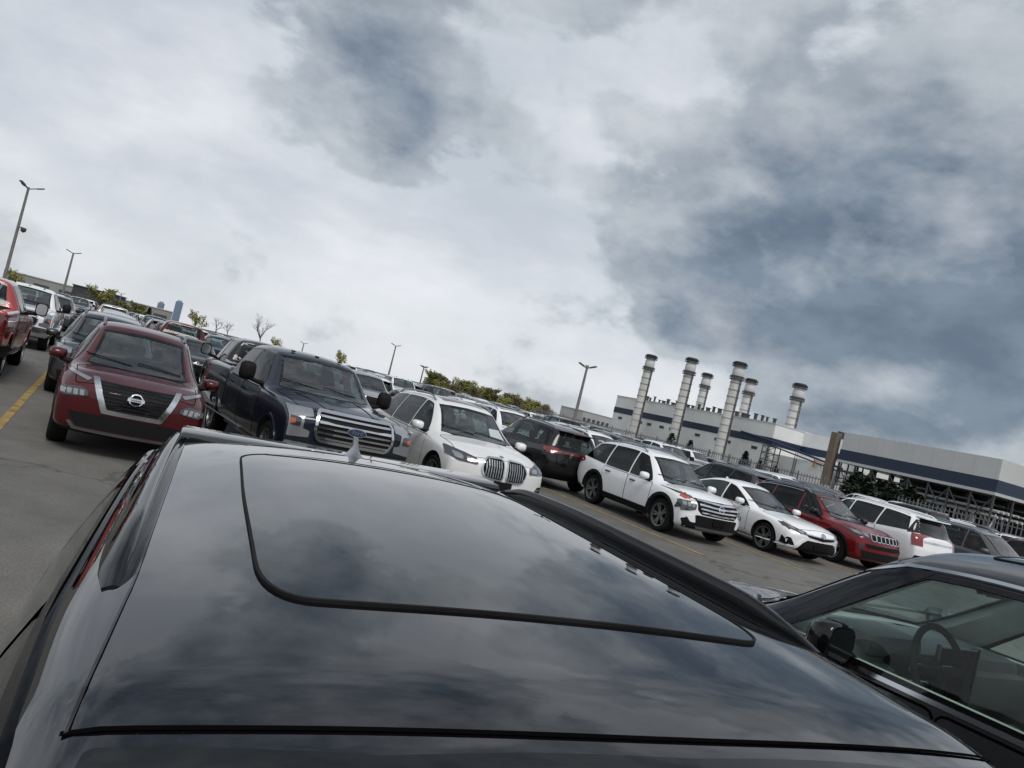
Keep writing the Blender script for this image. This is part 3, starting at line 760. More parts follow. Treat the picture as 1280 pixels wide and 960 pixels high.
def pickup_truck(name,pm,label,lens=None,mcap=None):
    c=Car(name,pickup(),pm,label,'pickup truck'); bed(c); common(c); sheet_pickup_front(c); pickup_rear(c,lens)
    b=bmesh.new()
    c.doors([1.16,.06,-.90],.46,.12,M['gloss'],False); c.arches(.05,pm,.014)
    c.put('step_bar','left',[[(-1.0,.36),(1.35,.36),(1.35,.42),(-1.0,.42)]],M['satin'],.05,.02,True,step=.15)
    c.mirrors(.98,1.40,mcap or M['black'],(.12,.25,.30),.12); c.cabin(.85)
    c.put('hood_bulge','top',[[(1.55,.60),(2.70,.44),(2.70,.30),(1.55,.40)]],pm,.010,.05,True)
    for y in (-.42,0,.42):
        b=bmesh.new(); box(b,.42,.5,y-.03,y+.03,c.B.f['zt'](.46)-.008,c.B.f['zt'](.46)+.018,.008); obj('roof_marker',b,M['black'],c.root)
    return c
# --- white luxury SUV with twin kidney grille
def kidney_suv():
    sp=crossover(L=4.92,W=2.0,H=1.74,hood=1.06,cowl=1.18,nosez=.93,belt=1.04,cx=1.14,hx=.38,rx=-2.0,rbx=-2.32,rz=1.2,ax=(1.60,-1.375),wheel=(.38,.27,'sport',M['darkrim']),bowf=.34,tailz=1.12,wr=.64)
    c=Car('luxury_suv',sp,P['pearl'],'pearl white SUV with twin kidney grilles and panoramic roof, nose-out beside the navy pickup','car')
    common(c)
    for sg in (1,-1):
        gp=[V2(sg*.045,.62),V2(sg*.36,.64),V2(sg*.43,.78),V2(sg*.36,.925),V2(sg*.045,.94)]
        b=bmesh.new(); c.B.patch(b,'front',rpoly(gp,.07,4),.006); gr=obj('grille',b,M['black'],c.root,30)
        b=bmesh.new(); c.B.ring(b,'front',rpoly(gp,.07,4),-.022,.03); obj('grille_frame',b,M['chrome'],gr,30)
        b=bmesh.new()
        for i in range(7):
            y=sg*(.085+i*.045); lo,hi=(.645,.915)
            if i==6: lo,hi=.68,.88
            c.B.patch(b,'front',[V2(y-.009,lo),V2(y+.009,lo),V2(y+.009,hi),V2(y-.009,hi)],.026,.1)
        obj('grille_bar',b,M['satin'],gr)
    e=c.put('emblem','top',[ell(2.20,0,.045,.045)],M['chrome'],.010,0); c.put('emblem_field','top',[ell(2.20,0,.028,.028)],M['blue'],.014,0,parent=e)
    hl=c.put('headlight','front',[[(.50,.80),(.84,.80),(.95,.88),(.92,.985),(.52,.90)]],M['lampdark'],.012,.03,True)
    c.put('lamp_cell','front',[[(.55,.825),(.68,.825),(.69,.885),(.55,.875)],[(.74,.83),(.86,.83),(.87,.92),(.74,.895)]],M['lamp'],.020,.02,True,hl)
    c.put('headlight_wrap','left',[[(1.92,.86),(2.2,.82),(2.2,.93),(1.92,.97)]],M['lampdark'],.012,.02,True)
    c.put('lower_intake','front',[[(-.5,.29),(.5,.29),(.56,.35),(.5,.40),(-.5,.40),(-.56,.35)]],M['black'],.006,.03)
    si=c.put('side_intake','front',[[(.62,.40),(.92,.42),(.93,.60),(.80,.60)]],M['black'],.007,.02,True)
    c.put('intake_blade','front',[[(.68,.44),(.90,.46),(.90,.49),(.70,.465)],[(.75,.53),(.91,.54),(.91,.57),(.78,.565)]],M['satin'],.02,.01,True,si)
    c.put('licence_bracket','front',[[(-.17,.45),(.17,.45),(.17,.60),(-.17,.60)]],M['black'],.03,.01)
    c.put('sunroof','top',[[(.20,.44),(.20,-.44),(-1.5,-.40),(-1.5,.40)]],M['privacy'],.004,.06,step=.12)
    c.doors([1.04,.02,-1.05],.34); c.mirrors(.86,1.14); c.rails(-1.85,.2,M['satin']); c.cabin(.66); suv_rear(c,1.02,M['red'],wrap=.42,h=.06,bumper=False)
    c.sills(.2,.34); return c
# --- black compact SUV seen from behind
def tail_suv(name,pm,label,**k):
    sp=crossover(L=4.6,W=1.86,H=1.70,wheel=(.365,.23,'five',M['satin']),hood=1.06,nosez=.92,**k)
    c=Car(name,sp,pm,label,'car'); common(c)
    gr=c.put('grille','front',[[(-.5,.62),(.5,.62),(.6,.80),(.52,.93),(-.52,.93),(-.6,.80)]],M['black'],.006,.04)
    c.put('headlight','front',[[(.58,.84),(.84,.86),(.86,.97),(.58,.93)]],M['lamp'],.012,.02,True)
    c.put('lower_intake','front',[[(-.7,.30),(.7,.30),(.75,.5),(-.75,.5)]],M['black'],.007,.03)
    c.doors([.98,.02,-1.0]); c.arches(.06); c.sills(); c.mirrors(.82,1.08); c.rails(-1.75,.15,M['satin']); c.cabin()
    suv_rear(c,1.03,M['red'],wrap=.26,h=.085,bar=True)
    return c
# --- white saloon
def saloon(name,pm,label,full=True):
    sp=crossover(L=4.88,W=1.84,H=1.445,hood=.90,cowl=1.00,nosez=.74,belt=.90,cx=1.05,hx=.16,rx=-1.05,rbx=-1.85,rz=1.085,ax=(1.50,-1.32),wheel=(.335,.22,'sport',M['darkrim']),tailz=1.02,wr=.58,
        zt=[(-2.44,.98),(-2.36,1.06),(-1.86,1.085),(-1.05,1.34),(-.8,1.395),(-.3,1.445),(.02,1.405),(.16,1.355),(1.05,.985),(1.2,.955),(1.95,.88),(2.3,.80),(2.44,.70)],
        glass=dict(dlo=(.84,.08,-1.15,-1.50),pillars=(-.10,),void=(-1.75,.95),zo=.03),floor=.36)
    c=Car(name,sp,pm,label,'car'); common(c)
    c.put('grille','front',[[(-.42,.615),(0,.575),(.42,.615),(.50,.66),(0,.64),(-.50,.66)]],M['black'],.010,.005)
    c.put('grille_frame','front',[[(-.50,.665),(0,.645),(.50,.665),(.50,.685),(0,.665),(-.50,.685)]],M['chrome'],.014,.003)
    b=bmesh.new(); c.B.ring(b,'front',rpoly([V2(*p) for p in ell(0,.69,.07,.05)],0),.012,.03); c.B.ring(b,'front',rpoly([V2(*p) for p in ell(0,.705,.035,.035)],0),.010,.032); obj('emblem',b,M['chrome'],c.root)
    hl=c.put('headlight','front',[[(.46,.65),(.62,.655),(.86,.73),(.84,.80),(.48,.70)]],M['lampdark'],.012,.012,True)
    c.put('headlight_wrap','left',[[(1.86,.79),(2.14,.68),(2.16,.75),(1.88,.815)]],M['lampdark'],.012,.012,True)
    c.put('lamp_cell','front',[[(.55,.668),(.65,.68),(.66,.72),(.56,.695)],[(.70,.70),(.78,.725),(.78,.765),(.71,.74)]],M['lamp'],.018,.01,True,hl)
    c.put('lower_intake','front',[[(-.62,.22),(.62,.22),(.66,.36),(.44,.54),(-.44,.54),(-.66,.36)]],M['black'],.010,.03)
    c.put('bumper_blade','front',[[(.50,.54),(.56,.54),(.72,.34),(.88,.30),(.88,.26),(.68,.27)]],pm,.022,.01,True)
    c.put('side_intake','front',[[(.70,.36),(.87,.35),(.86,.52),(.80,.52)]],M['black'],.008,.02,True)
    c.put('side_intake','left',[[(1.98,.36),(2.16,.34),(2.12,.47),(2.02,.53)]],M['black'],.010,.02,True)
    c.put('lip','front',[[(-.84,.20),(.84,.20),(.84,.225),(-.84,.225)]],M['gloss'],.02,.005)
    c.put('licence_bracket','front',[[(-.25,.36),(.25,.36),(.25,.47),(-.25,.47)]],M['gloss'],.03,.01)
    c.doors([.92,-.08,-1.02],.26,.09); c.mirrors(.70,.98,None,(.13,.22,.15)); c.cabin(.52); c.sills(.16,.26,M['gloss'])
    c.put('taillight','rear',[[(.40,.86),(.84,.84),(.84,1.0),(.46,.98)]],M['red'],.012,.02,True); c.fin(-.9)
    c.line('trunk_gap','rear',[(-.42,.62),(.42,.62),(.6,1.04),(-.6,1.04)],M['seam'],.012,.003)
    return c
# --- red compact SUV with black roof and slotted grille
def slot_suv():
    sp=crossover(L=4.42,W=1.83,H=1.66,hood=1.07,cowl=1.14,nosez=.96,belt=1.03,cx=.98,hx=.30,rx=-1.82,rbx=-2.10,rz=1.16,ax=(1.33,-1.31),wheel=(.36,.23,'five',M['satin']),bowf=.24,tailz=1.1)
    c=Car('compact_suv',sp,P['crimson'],'red compact SUV with black roof and ringed slot grille right of the white saloon','car'); common(c)
    xs=[i*.155 for i in range(-3,4)]
    b=bmesh.new(); b2=bmesh.new()
    for y in xs:
        p=rpoly([V2(y-.062,.80),V2(y+.062,.80),V2(y+.062,.925),V2(y-.062,.925)],.035,3)
        c.B.patch(b,'front',p,.008); c.B.ring(b2,'front',p,-.016,.02)
    gr=obj('grille',b,M['black'],c.root,30); obj('grille_frame',b2,M['chrome'],gr,30)
    hl=c.put('headlight','front',[[(.57,.83),(.85,.86),(.86,.98),(.57,.945)]],M['lampdark'],.012,.02,True)
    c.put('headlight_wrap','left',[[(1.80,.88),(2.02,.86),(2.02,.955),(1.82,.975)]],M['lampdark'],.012,.02,True)
    c.put('lamp_cell','front',[[(.61,.86),(.70,.87),(.70,.93),(.61,.92)],[(.74,.875),(.83,.885),(.83,.95),(.74,.935)]],M['lamp'],.020,.02,True,hl)
    c.put('upper_intake','front',[[(-.62,.60),(.62,.60),(.70,.70),(-.70,.70)]],M['black'],.007,.02)
    c.put('lower_intake','front',[[(-.70,.34),(.70,.34),(.76,.52),(-.76,.52)]],M['black'],.007,.03)
    c.put('fog_light','front',[[(.70,.56),(.82,.56),(.82,.66),(.72,.66)]],M['lampdark'],.012,.02,True)
    g=sp['glass']
    c.put('roof_panel','top',[[(.24,.54),(.27,0),(.24,-.54),(-1.70,-.54),(-1.70,.54)]],M['gloss'],.006,.04,step=.12)
    D=c.dlo(g); b=bmesh.new()
    for v in('left','right'): c.B.ring(b,v,D,-.05,.010)
    obj('roof_edge',b,M['gloss'],c.root,40)
    c.line('window_chrome','left',[(p.x,p.y) for p in D][24:-4],M['chrome'],-.018,.016,0,True,False)
    c.doors([.86,-.06,-1.0]); c.arches(.06); c.sills(); c.mirrors(.70,1.12,M['gloss']); c.rails(-1.65,.1,M['satin']); c.cabin(); suv_rear(c)
    return c
# --- big white three-row SUV, tail towards us
def big_suv():
    sp=crossover(L=4.95,W=1.98,H=1.76,hood=1.1,cowl=1.2,nosez=.98,belt=1.08,rx=-2.05,rbx=-2.34,rz=1.2,ax=(1.5,-1.45),wheel=(.39,.25,'five',M['satin']),tailz=1.14,wr=.66,glass=dict(pillars=(.0,-1.0),dlo=(.90,.30,-1.86,-2.02)))
    c=Car('family_suv',sp,P['white'],'large white SUV with tall red tail lamp, tail-out beyond the red compact SUV','car',glass=(M['glass'],M['side'],M['privacy'])); common(c)
    c.put('headlight','front',[[(.58,.84),(.9,.86),(.92,.97),(.58,.93)]],M['lamp'],.012,.02,True)
    c.put('grille','front',[[(-.5,.62),(.5,.62),(.52,.93),(-.52,.93)]],M['black'],.006,.04)
    c.put('taillight','rear',[[(.70,.86),(.93,.86),(.91,1.17),(.70,1.17)]],M['red'],.014,.02,True)
    c.put('taillight','left',[[(-2.34,.86),(-2.22,.86),(-2.12,1.17),(-2.34,1.17)]],M['red'],.014,.02,True)
    c.put('rear_glass_wrap','left',[[(-2.0,1.16),(-2.26,1.2),(-2.14,1.5),(-2.0,1.56)]],M['privacy'],.006,.02,True)
    c.doors([.98,.0,-1.04]); c.sills(); c.mirrors(.82,1.16,M['gloss']); c.cabin(.7); c.rails(-1.8,.1,P['white'])
    g=sp['glass']; x=g['rx']; z=c.B.f['zt'](x); b=bmesh.new(); box(b,x-.2,x+.1,-.6,.6,z-.04,z+.0,.015); obj('spoiler',b,c.pm,c.root,40)
    c.put('rear_bumper','rear',[[(-.9,.34),(.9,.34),(.9,.6),(-.9,.6)]],M['black'],.010,.04)
    c.put('tailgate_trim','rear',[[(-.66,.98),(.66,.98),(.66,1.03),(-.66,1.03)]],M['chrome'],.010,.01)
    return c
# ================================================================== THE CARS
def merged(car,name):
    """one light mesh of a whole car for the packed rows far behind"""
    bm=bmesh.new(); slots=[]
    for o in walk(car.root):
        if o.type!='MESH' or o.name.split('.')[0] in('brake_disc','door_gap','lamp_cell','lettering','emblem_field','seats','dashboard','steering_wheel','wiper','mirror_arm','hood_gap'): continue
        m=Matrix.Identity(4); q=o
        while q and q!=car.root: m=q.matrix_basis@m; q=q.parent
        me=o.data.copy(); me.transform(m); n0=len(bm.faces); bm.from_mesh(me); bpy.data.meshes.remove(me); bm.faces.ensure_lookup_table()
        mp=[]
        for sl in o.material_slots:
            if sl.material not in slots: slots.append(sl.material)
            mp.append(slots.index(sl.material))
        for f in bm.faces[n0:]: f.material_index=mp[f.material_index] if f.material_index<len(mp) else mp[0]
    me=bpy.data.meshes.new(name); bm.to_mesh(me); bm.free()
    for s_ in slots: me.materials.append(s_)
    return me,slots.index(car.pm)
c_red=red_crossover(); place(c_red.root,10.75,.55,-1,4.65)
c_wht=white_crossover(); place(c_wht.root,12.2,12.2,-1,4.65,-1)
c_nvy=pickup_truck('pickup_truck',P['navy'],'dark navy pickup with chrome bar grille, nose-out between the red crossover and the pearl SUV'); place(c_nvy.root,10.8,3.2,-1,5.9,5)
c_kid=kidney_suv(); place(c_kid.root,11.4,6.35,-1,4.92)
c_blk=tail_suv('compact_suv',P['black'],'black compact SUV with red tail lamps, tail-out behind the empty slot'); place(c_blk.root,16.8,11.4,1,4.6)
c_sal=saloon('saloon',P['white'],'white sporty saloon with black lower grille between the white crossover and red compact SUV'); place(c_sal.root,12.0,15.25,-1,4.88)
c_slt=slot_suv(); place(c_slt.root,12.3,18.0,-1,4.42)
c_big=big_suv(); place(c_big.root,12.9,21.2,1,4.95)
c_ram=pickup_truck('pickup_truck',P['bright_red'],'bright red pickup with dark bumper, tail-out at the left edge',M['darkred']); place(c_ram.root,16.4,-2.5,1,5.9)
def reuse(src,name,label,pm,u,w,facing,L,rot=0,cat=None,group=None):
    r=dup(src.root,name); repaint(r,src.pm,pm); place(r,u,w,facing,L,rot); r['label']=label
    if cat: r['category']=cat
    if group: r['group']=group
    return r
reuse(c_nvy,'pickup_truck','black pickup tail-out, between the dark red crossover and navy pickup',P['black'],16.8,3.5,1,5.9)
reuse(c_nvy,'pickup_truck','white pickup facing us just beyond the bright red pickup',P['white'],27.3,-2.4,-1,5.9)
reuse(c_blk,'crossover','charcoal crossover facing us, nosed up right behind the dark red crossover',P['charcoal'],16.5,.15,-1,4.6,cat='car')
reuse(c_big,'family_suv','silver SUV facing us whose roof shows between the navy pickup and pearl SUV',P['silver'],28.2,9.6,-1,4.95)
reuse(c_kid,'luxury_suv','white SUV facing us whose windscreen shows beyond the black compact SUV',P['white'],22.8,13.6,-1,4.92)
reuse(c_blk,'compact_suv','black SUV with roof rails whose roof shows above the white saloon',P['black'],17.4,16.4,-1,4.6)
reuse(c_kid,'luxury_suv','dark grey SUV with pale roof rails showing between the white crossover and white saloon roofs',P['charcoal'],17.2,19.4,1,4.92)
# dark pickup with a closed bed cover at the far right of the front row
c_ton=Car('pickup_truck',pickup(),P['black'],'black pickup with hard bed cover, last in the front row at right','pickup truck')
common(c_ton); sheet_pickup_front(c_ton); pickup_rear(c_ton); c_ton.doors([1.16,.06,-.90],.46,.12,M['gloss'],False); c_ton.mirrors(.98,1.40,M['black'],(.12,.25,.30),.12); c_ton.cabin(.85)
b=bmesh.new(); box(b,-2.92,-1.12,-.93,.93,1.385,1.43,.012); obj('bed_cover',b,M['satin'],c_ton.root)
place(c_ton.root,15.5,28.2,1,5.9)
# ---- far rows
random.seed(11)
MG={k:merged(c,'far_'+k) for k,c in dict(crossover=c_red,SUV=c_big,hatch=c_blk,pickup=c_nvy,saloon=c_sal).items()}
LEN=dict(crossover=4.65,SUV=4.95,hatch=4.6,pickup=5.9,saloon=4.88)
NM=dict(crossover='crossover',SUV='family_suv',hatch='compact_suv',pickup='pickup_truck',saloon='saloon')
WORD=dict(crossover='crossover',SUV='large SUV',hatch='compact SUV',pickup='pickup',saloon='saloon')
CATW=dict(crossover='car',SUV='car',hatch='car',pickup='pickup truck',saloon='car')
pal=[('white',P['white'])]*5+[('black',P['black'])]*4+[('dark grey',P['charcoal'])]*3+[('grey',P['grey'])]*3+[('silver',P['silver'])]*3+[('blue',P['deepblue'])]*1+[('red',P['red'])]*1+[('beige',P['beige'])]*1
def vis(x,y): return y>3 and abs(x/y)<.80
def far_car(kind,cn,pm,u,w,fac,label,group):
    me,pi=MG[kind]; o=bpy.data.objects.new(NM[kind],me); COL.objects.link(o)
    o.material_slots[pi].link='OBJECT'; o.material_slots[pi].material=pm
    place(o,u,w,fac,LEN[kind],random.uniform(-1.5,1.5)); tag(o,label,CATW[kind],group)
    return o
rows=[(11.8,-1,[24.9,31,33.8,36.5,39.3,42,44.8,47.5]),(17.0,1,[22.2,25.0,27.8,30.6,33.4,36.2,39,41.8,44.6,47.4]),(22.6,-1,[5.2,17.5,20.3,23.1,25.9,28.7,31.5,34.3,37,40,43,46])]
for k,u0 in enumerate([28.0,33.9,45,50.8,62,68,79,85,97,103,116,122]):
    ws=[-14+2.85*j for j in range(25)]
    if k==0: ws=[w for w in ws if not(-4.2<w<-.6) and not(8<w<11.2)]
    rows.append((u0,-1 if k%2==0 else 1,ws))
zone=lambda x,y: 'left of the bare tree' if x/y<-.28 else ('in front of the distant treeline' if x/y<.12 else 'in front of the power plant')
for u0,fac,ws in rows:
    for w in ws:
        x,y=lotxy(u0+2.5,w)
        if random.random()<(.12 if u0<60 else .3) or not vis(x,y): continue
        kind=random.choices(['crossover','SUV','hatch','pickup','saloon'],[4,2,4,2 if u0>27 or w>30 else .3,3])[0]; cn,pm=random.choice(pal)
        near='second and third rows' if u0<24 else ('middle rows' if u0<60 else 'farthest rows')
        z=zone(x,y); lab='%s %s parked in the %s %s'%(cn,WORD[kind],near,z)
        far_car(kind,cn,pm,u0+random.uniform(-.25,.25),w+random.uniform(-.15,.15),fac,lab,lab+'s')
b=bmesh.new(); c_blk.B.patch(b,'left',rpoly([V2(.40,1.30),V2(.54,1.30),V2(.52,1.40),V2(.40,1.40)],.01,2),.008); obj('window_sticker',b,M['yellow'],c_blk.root)
b=bmesh.new(); c_kid.B.patch(b,'front',rpoly([V2(.30,1.22),V2(.62,1.20),V2(.58,1.36),V2(.34,1.36)],.01,2),.008); obj('window_sticker',b,simple('window_paper',(.42,.47,.47),.6),c_kid.root)
# ---- the car we look across: black crossover, facing us
fsp=crossover(L=4.6,W=1.88,H=1.60,hood=1.0,cowl=1.08,nosez=.85,belt=1.0,cx=1.25,hx=.53,rx=-1.78,rbx=-2.12,rz=1.12,ax=(1.42,-1.29),wheel=(.36,.23,'five',M['darkrim']),bowf=.30,wr=.695,smooth=4,nr=26,
   crown=[(-2.3,.05),(-1.78,.06),(-.8,.055),(.53,.058),(1.25,.05),(1.8,.045),(2.3,.06)],bowmid=.10)
fsp['zt'][2:7]=[(-1.78,1.552),(-1.5,1.583),(-.9,1.60),(-.2,1.60),(.38,1.592)]; fsp['zt'][7]=(.53,1.572)
fsp['mid']=.66; fsp['glass'].update(dlo=(1.0,.44,-1.50,-1.72),pillars=(.05,-.95))
fsp['dlo']=M['gloss']
c_fg=Car('crossover',fsp,M['fgpaint'],'glossy black crossover with dark sunroof filling the foreground','car',cut=False,fine=.03)
fg=c_fg; fr=fg.root
FGX,FGY,FGR,FGT=.149,1.388,-21.5,R(2.0)
fr.location=(FGX,FGY,0); fr.rotation_euler=(0,0,0)
_h=math.atan2(-math.cos(R(FGR)),-math.sin(R(FGR)))
fr.rotation_euler=(FGT,0,_h)
for o in list(fr.children):
    if o.name.split('.')[0] in('windshield','window_trim'): bpy.data.objects.remove(o)
fg.put('windshield','top',[[(.545,.0),(.53,.35),(.475,.61),(1.20,.72),(1.26,.35),(1.28,0),(1.26,-.35),(1.20,-.72),(.475,-.61),(.53,-.35)]],M['privacy'],.0022,.01,step=.05)
SR=[(.178,.28),(.185,0),(.178,-.28),(.15,-.445),(-.55,-.445),(-1.22,-.43),(-1.26,0),(-1.22,.43),(-.55,.445),(.15,.445)]
fg.put('sunroof','top',[SR],M['privacy'],.004,.16,step=.05)
fg.line('sunroof_seal','top',SR,M['rubber'],-.0055,.0055,.16,step=.03)
fg.put('sunroof_deflector','top',[[(-1.205,-.36),(-1.225,-.36),(-1.225,.36),(-1.205,.36)]],M['gloss'],.006,.01)
# header joint between roof and windscreen
hj=[]
for i in range(25):
    y=-.60+1.2*i/24; hj.append((.555-.13*(y/.63)**2,y))
b=bmesh.new(); rows_=[]
hj=[(.515-.07*(y/.63)**2,y) for y in [-.634+1.268*i/40 for i in range(41)]]
for x,y in hj:
    r_=[]
    for dx in (-.0035,.0035): loc,n=fg.B.hit('top',V2(x+dx,y)); r_.append(b.verts.new(loc+n*.0025))
    rows_.append(r_)
for q,r_ in zip(rows_,rows_[1:]): b.faces.new((q[0],q[1],r_[1],r_[0]))
obj('header_gap',b,M['seam'],fr)
for sg in (1,-1):       # brazed joint between roof skin and body side
    b=bmesh.new(); rows_=[]
    for i in range(30):
        x=.445-.07*i; y=sg*(.632-.022*max(0,min(1,(.5-x)/.45))-.012*max(0,-x)); r_=[]
        for dy in (-.0016,.0016): loc,n=fg.B.hit('top',V2(x,y+dy)); r_.append(b.verts.new(loc+n*.0022))
        rows_.append(r_)
    for q,r_ in zip(rows_,rows_[1:]): b.faces.new((q[0],q[1],r_[1],r_[0]))
    obj('roof_joint',b,M['gloss'],fr)
# roof ditches along both edges
for sg in (1,-1):
    # raised rail: flat-sided bar with feet at both ends
    b=bmesh.new(); rings=[]
    for i in range(31):
        t=i/30; x=.08-1.74*t; y=sg*(fg.B.f['wt'](x)-.060); loc,n=fg.B.hit('top',V2(x,y)); k=math.sin(min(1,min(t,1-t)/.16)*PI/2); zb=loc.z-.006+.016*k; zt=loc.z+.006+.042*k
        w0,w1=.019,.014
        h_=.006+.043*k; wd=.45+.55*k**.6      # sloping outer face, upright inner wall, both ends run out into the roof
        prof=[(.036,0),(.032,.22),(.018,.66),(.006,.95),(-.002,1.0),(-.009,.98),(-.013,.90),(-.015,.5),(-.013,.0)]
        rings.append([b.verts.new((x,y+sg*dy*wd,loc.z-.003+dz*h_)) for dy,dz in prof])
    for p,q in zip(rings,rings[1:]):
        for k in range(9): b.faces.new((p[k],p[(k+1)%9],q[(k+1)%9],q[k]))
    b.faces.new(rings[0]); b.faces.new(rings[-1]); obj('roof_rail',b,M['gloss'],fr,48)
fg.fin(-1.66,M['satin'])
fg.line('drip_trim','left',[(1.0-.1*i,fg.topedge(1.0-.1*i,.035)) for i in range(28)],M['gloss'],.016,.008,0,True,False)
fg.doors([1.05,.05,-1.0]); fg.mirrors(.92,1.06); fg.arches(); fg.sills()
suv_rear(fg)
fg.put('grille','front',[[(-.5,.58),(.5,.58),(.6,.82),(-.6,.82)]],M['black'],.006,.04); fg.put('headlight','front',[[(.6,.74),(.86,.76),(.87,.86),(.6,.83)]],M['lamp'],.012,.02,True)
# ---- the neighbour on the right, seen through its driver's window
nsp=crossover(L=4.95,W=1.97,H=1.81,hood=1.10,cowl=1.20,nosez=.95,belt=1.10,cx=1.20,hx=.44,rx=-2.0,rbx=-2.32,rz=1.18,ax=(1.5,-1.4),wheel=(.38,.25,'five',M['satin']),tailz=1.1,wr=.76,smooth=3,nr=16,crown=[(-2.4,.06),(-2,.09),(.36,.10),(1.22,.06),(1.8,.05),(2.4,.06)],
   glass=dict(dlo=(.86,.20,-1.80,-1.98),pillars=(-.62,-1.36),zo=.05))
c_nb=Car('family_suv',nsp,P['dusk'],'black SUV with chrome window trim and visible steering wheel, close beside on the right','car',fine=.045,glass=(M['glass'],M['cabinglass'],M['cabinglass']))
for sl in c_nb.body.material_slots:
    if sl.material==M['interior']: sl.material=M['cloth2']
nb=c_nb; nr_=nb.root
place(nr_,1.90-4.95/2,4.18,1,4.95)
common(nb); nb.doors([1.06,-.06,-1.1]); nb.sills(); nb.fin(-1.7)
suv_rear(nb); nb.put('headlight','front',[[(.58,.84),(.9,.86),(.92,.97),(.58,.93)]],M['lamp'],.012,.02,True); nb.put('grille','front',[[(-.5,.62),(.5,.62),(.52,.93),(-.52,.93)]],M['black'],.006,.04)
nb.put('sunroof','top',[[(.12,.46),(.15,0),(.12,-.46),(-.95,-.46),(-.95,.46)]],M['privacy'],.004,.06,step=.08)
nb.line('sunroof_seal','top',[(.12,.46),(.15,0),(.12,-.46),(-.95,-.46),(-.95,.46)],M['rubber'],-.016,.006,.06)
nb.mirrors(.42,1.20,M['gloss'],(.13,.20,.18),.03)
for o in nr_.children:
    for q in o.children:
        if q.name.startswith('mirror_glass'): q.material_slots[0].material=M['privacy']
for sg in (1,-1):
    b=bmesh.new(); box(b,1.00,1.13,sg*.84,sg*.93,1.17,1.25,.038); obj('cowl_corner',b,M['satin'],nr_,50)
nb.line('drip_trim','left',[(.52-.1*i,nb.topedge(.52-.1*i,.028)) for i in range(25)],M['chrome'],.014,.012,0,True,False)
nb.line('sill_trim','left',[(1.0-.1*i,nb.B.f['zsh'](1.0-.1*i)+.028) for i in range(31)],M['chrome'],.020,.014,0,True,False)
nb.put('pillar_trim','left',[[(1.10,nb.zlow(1.10,nsp['glass'])-.02),(.80,nb.zlow(.80,nsp['glass'])-.0),(.17,nb.topedge(.17)),(.36,nb.topedge(.36,.02))]],M['gloss'],.008,.01,True)
# its cabin
b=bmesh.new()
for y in (.40,-.40):
    box(b,-.62,-.08,y-.26,y+.26,.62,.82,.06); box(b,-.72,-.56,y-.26,y+.26,.7,1.34,.07); box(b,-.72,-.61,y-.14,y+.14,1.38,1.57,.05); box(b,-.68,-.65,y-.07,y+.07,1.3,1.42)
box(b,-1.6,-1.1,-.72,.72,.5,.66,.06); box(b,-1.72,-1.56,-.72,.72,.6,1.25,.07)
obj('seats',b,M['cloth2'],nr_,50)
b=bmesh.new(); box(b,.52,1.08,-.82,.82,.82,1.17,.07); box(b,.44,.60,-.80,.80,.90,1.10,.05); box(b,.50,.80,.18,.62,1.12,1.24,.05)
obj('dashboard',b,M['dash2'],nr_,50)
b=bmesh.new(); box(b,.425,.445,-.17,.17,.96,1.24,.01); o=obj('centre_screen',b,M['gloss'],nr_); 
b=bmesh.new(); box(b,.418,.440,-.185,-.172,.92,1.25,.003); box(b,.418,.440,.172,.185,.92,1.25,.003); box(b,.415,.44,-.19,.19,.895,.92,.004); box(b,.42,.44,.22,.70,1.04,1.055,.003); obj('screen_trim',b,M['satin'],nr_)
b=bmesh.new(); box(b,-.55,.46,-.13,.13,.60,.88,.04); box(b,.05,.30,-.08,.08,.88,.895,.004); tube(b,[(.12,.0,.88),(.10,0,.98)],[.02,.03],10); obj('centre_console',b,M['dash2'],nr_,50)
b=bmesh.new(); c=Vector((.26,.42,1.16)); pts=[c+Vector((-math.sin(t)*.19*-.42,math.cos(t)*.20,math.sin(t)*.195)) for t in [2*PI*i/32 for i in range(33)]]
tube(b,pts,.017,8,False); tube(b,[c+Vector((.25,0,-.06)),c+Vector((.03,0,0))],[.05,.06],10)
box(b,c.x-.01,c.x+.03,c.y-.18,c.y+.18,c.z-.02,c.z+.025,.008); box(b,c.x-.03,c.x+.01,c.y-.02,c.y+.02,c.z-.17,c.z,.008); obj('steering_wheel',b,M['interior'],nr_,50)
b=bmesh.new()
for y in (.30,-.30): box(b,c.x+.03,c.x+.05,c.y-.165,c.y-.09,c.z-.02,c.z+.02,.004) if y>0 else box(b,c.x+.03,c.x+.05,c.y+.09,c.y+.165,c.z-.02,c.z+.02,.004)
obj('wheel_trim',b,M['satin'],nr_)
b=bmesh.new(); box(b,.30,.345,.10,-.10,1.56,1.63,.015); tube(b,[(.42,0,1.66),(.34,0,1.60)],.012,6); obj('rear_view_mirror',b,M['gloss'],nr_,50)
b=bmesh.new()
for y in (.40,-.40):
    b=bmesh.new(); box(b,.20,.44,y-.2,y+.2,1.61,1.635,.01); obj('sun_visor',b,M['cloth2'],nr_,50)
b=bmesh.new()
for y in (-1,): box(b,-.9,1.0,-.875,-.845,.62,1.10,.01); box(b,-.4,.3,-.86,-.79,.88,.94,.02)
obj('door_card',b,M['cloth2'],nr_,50)
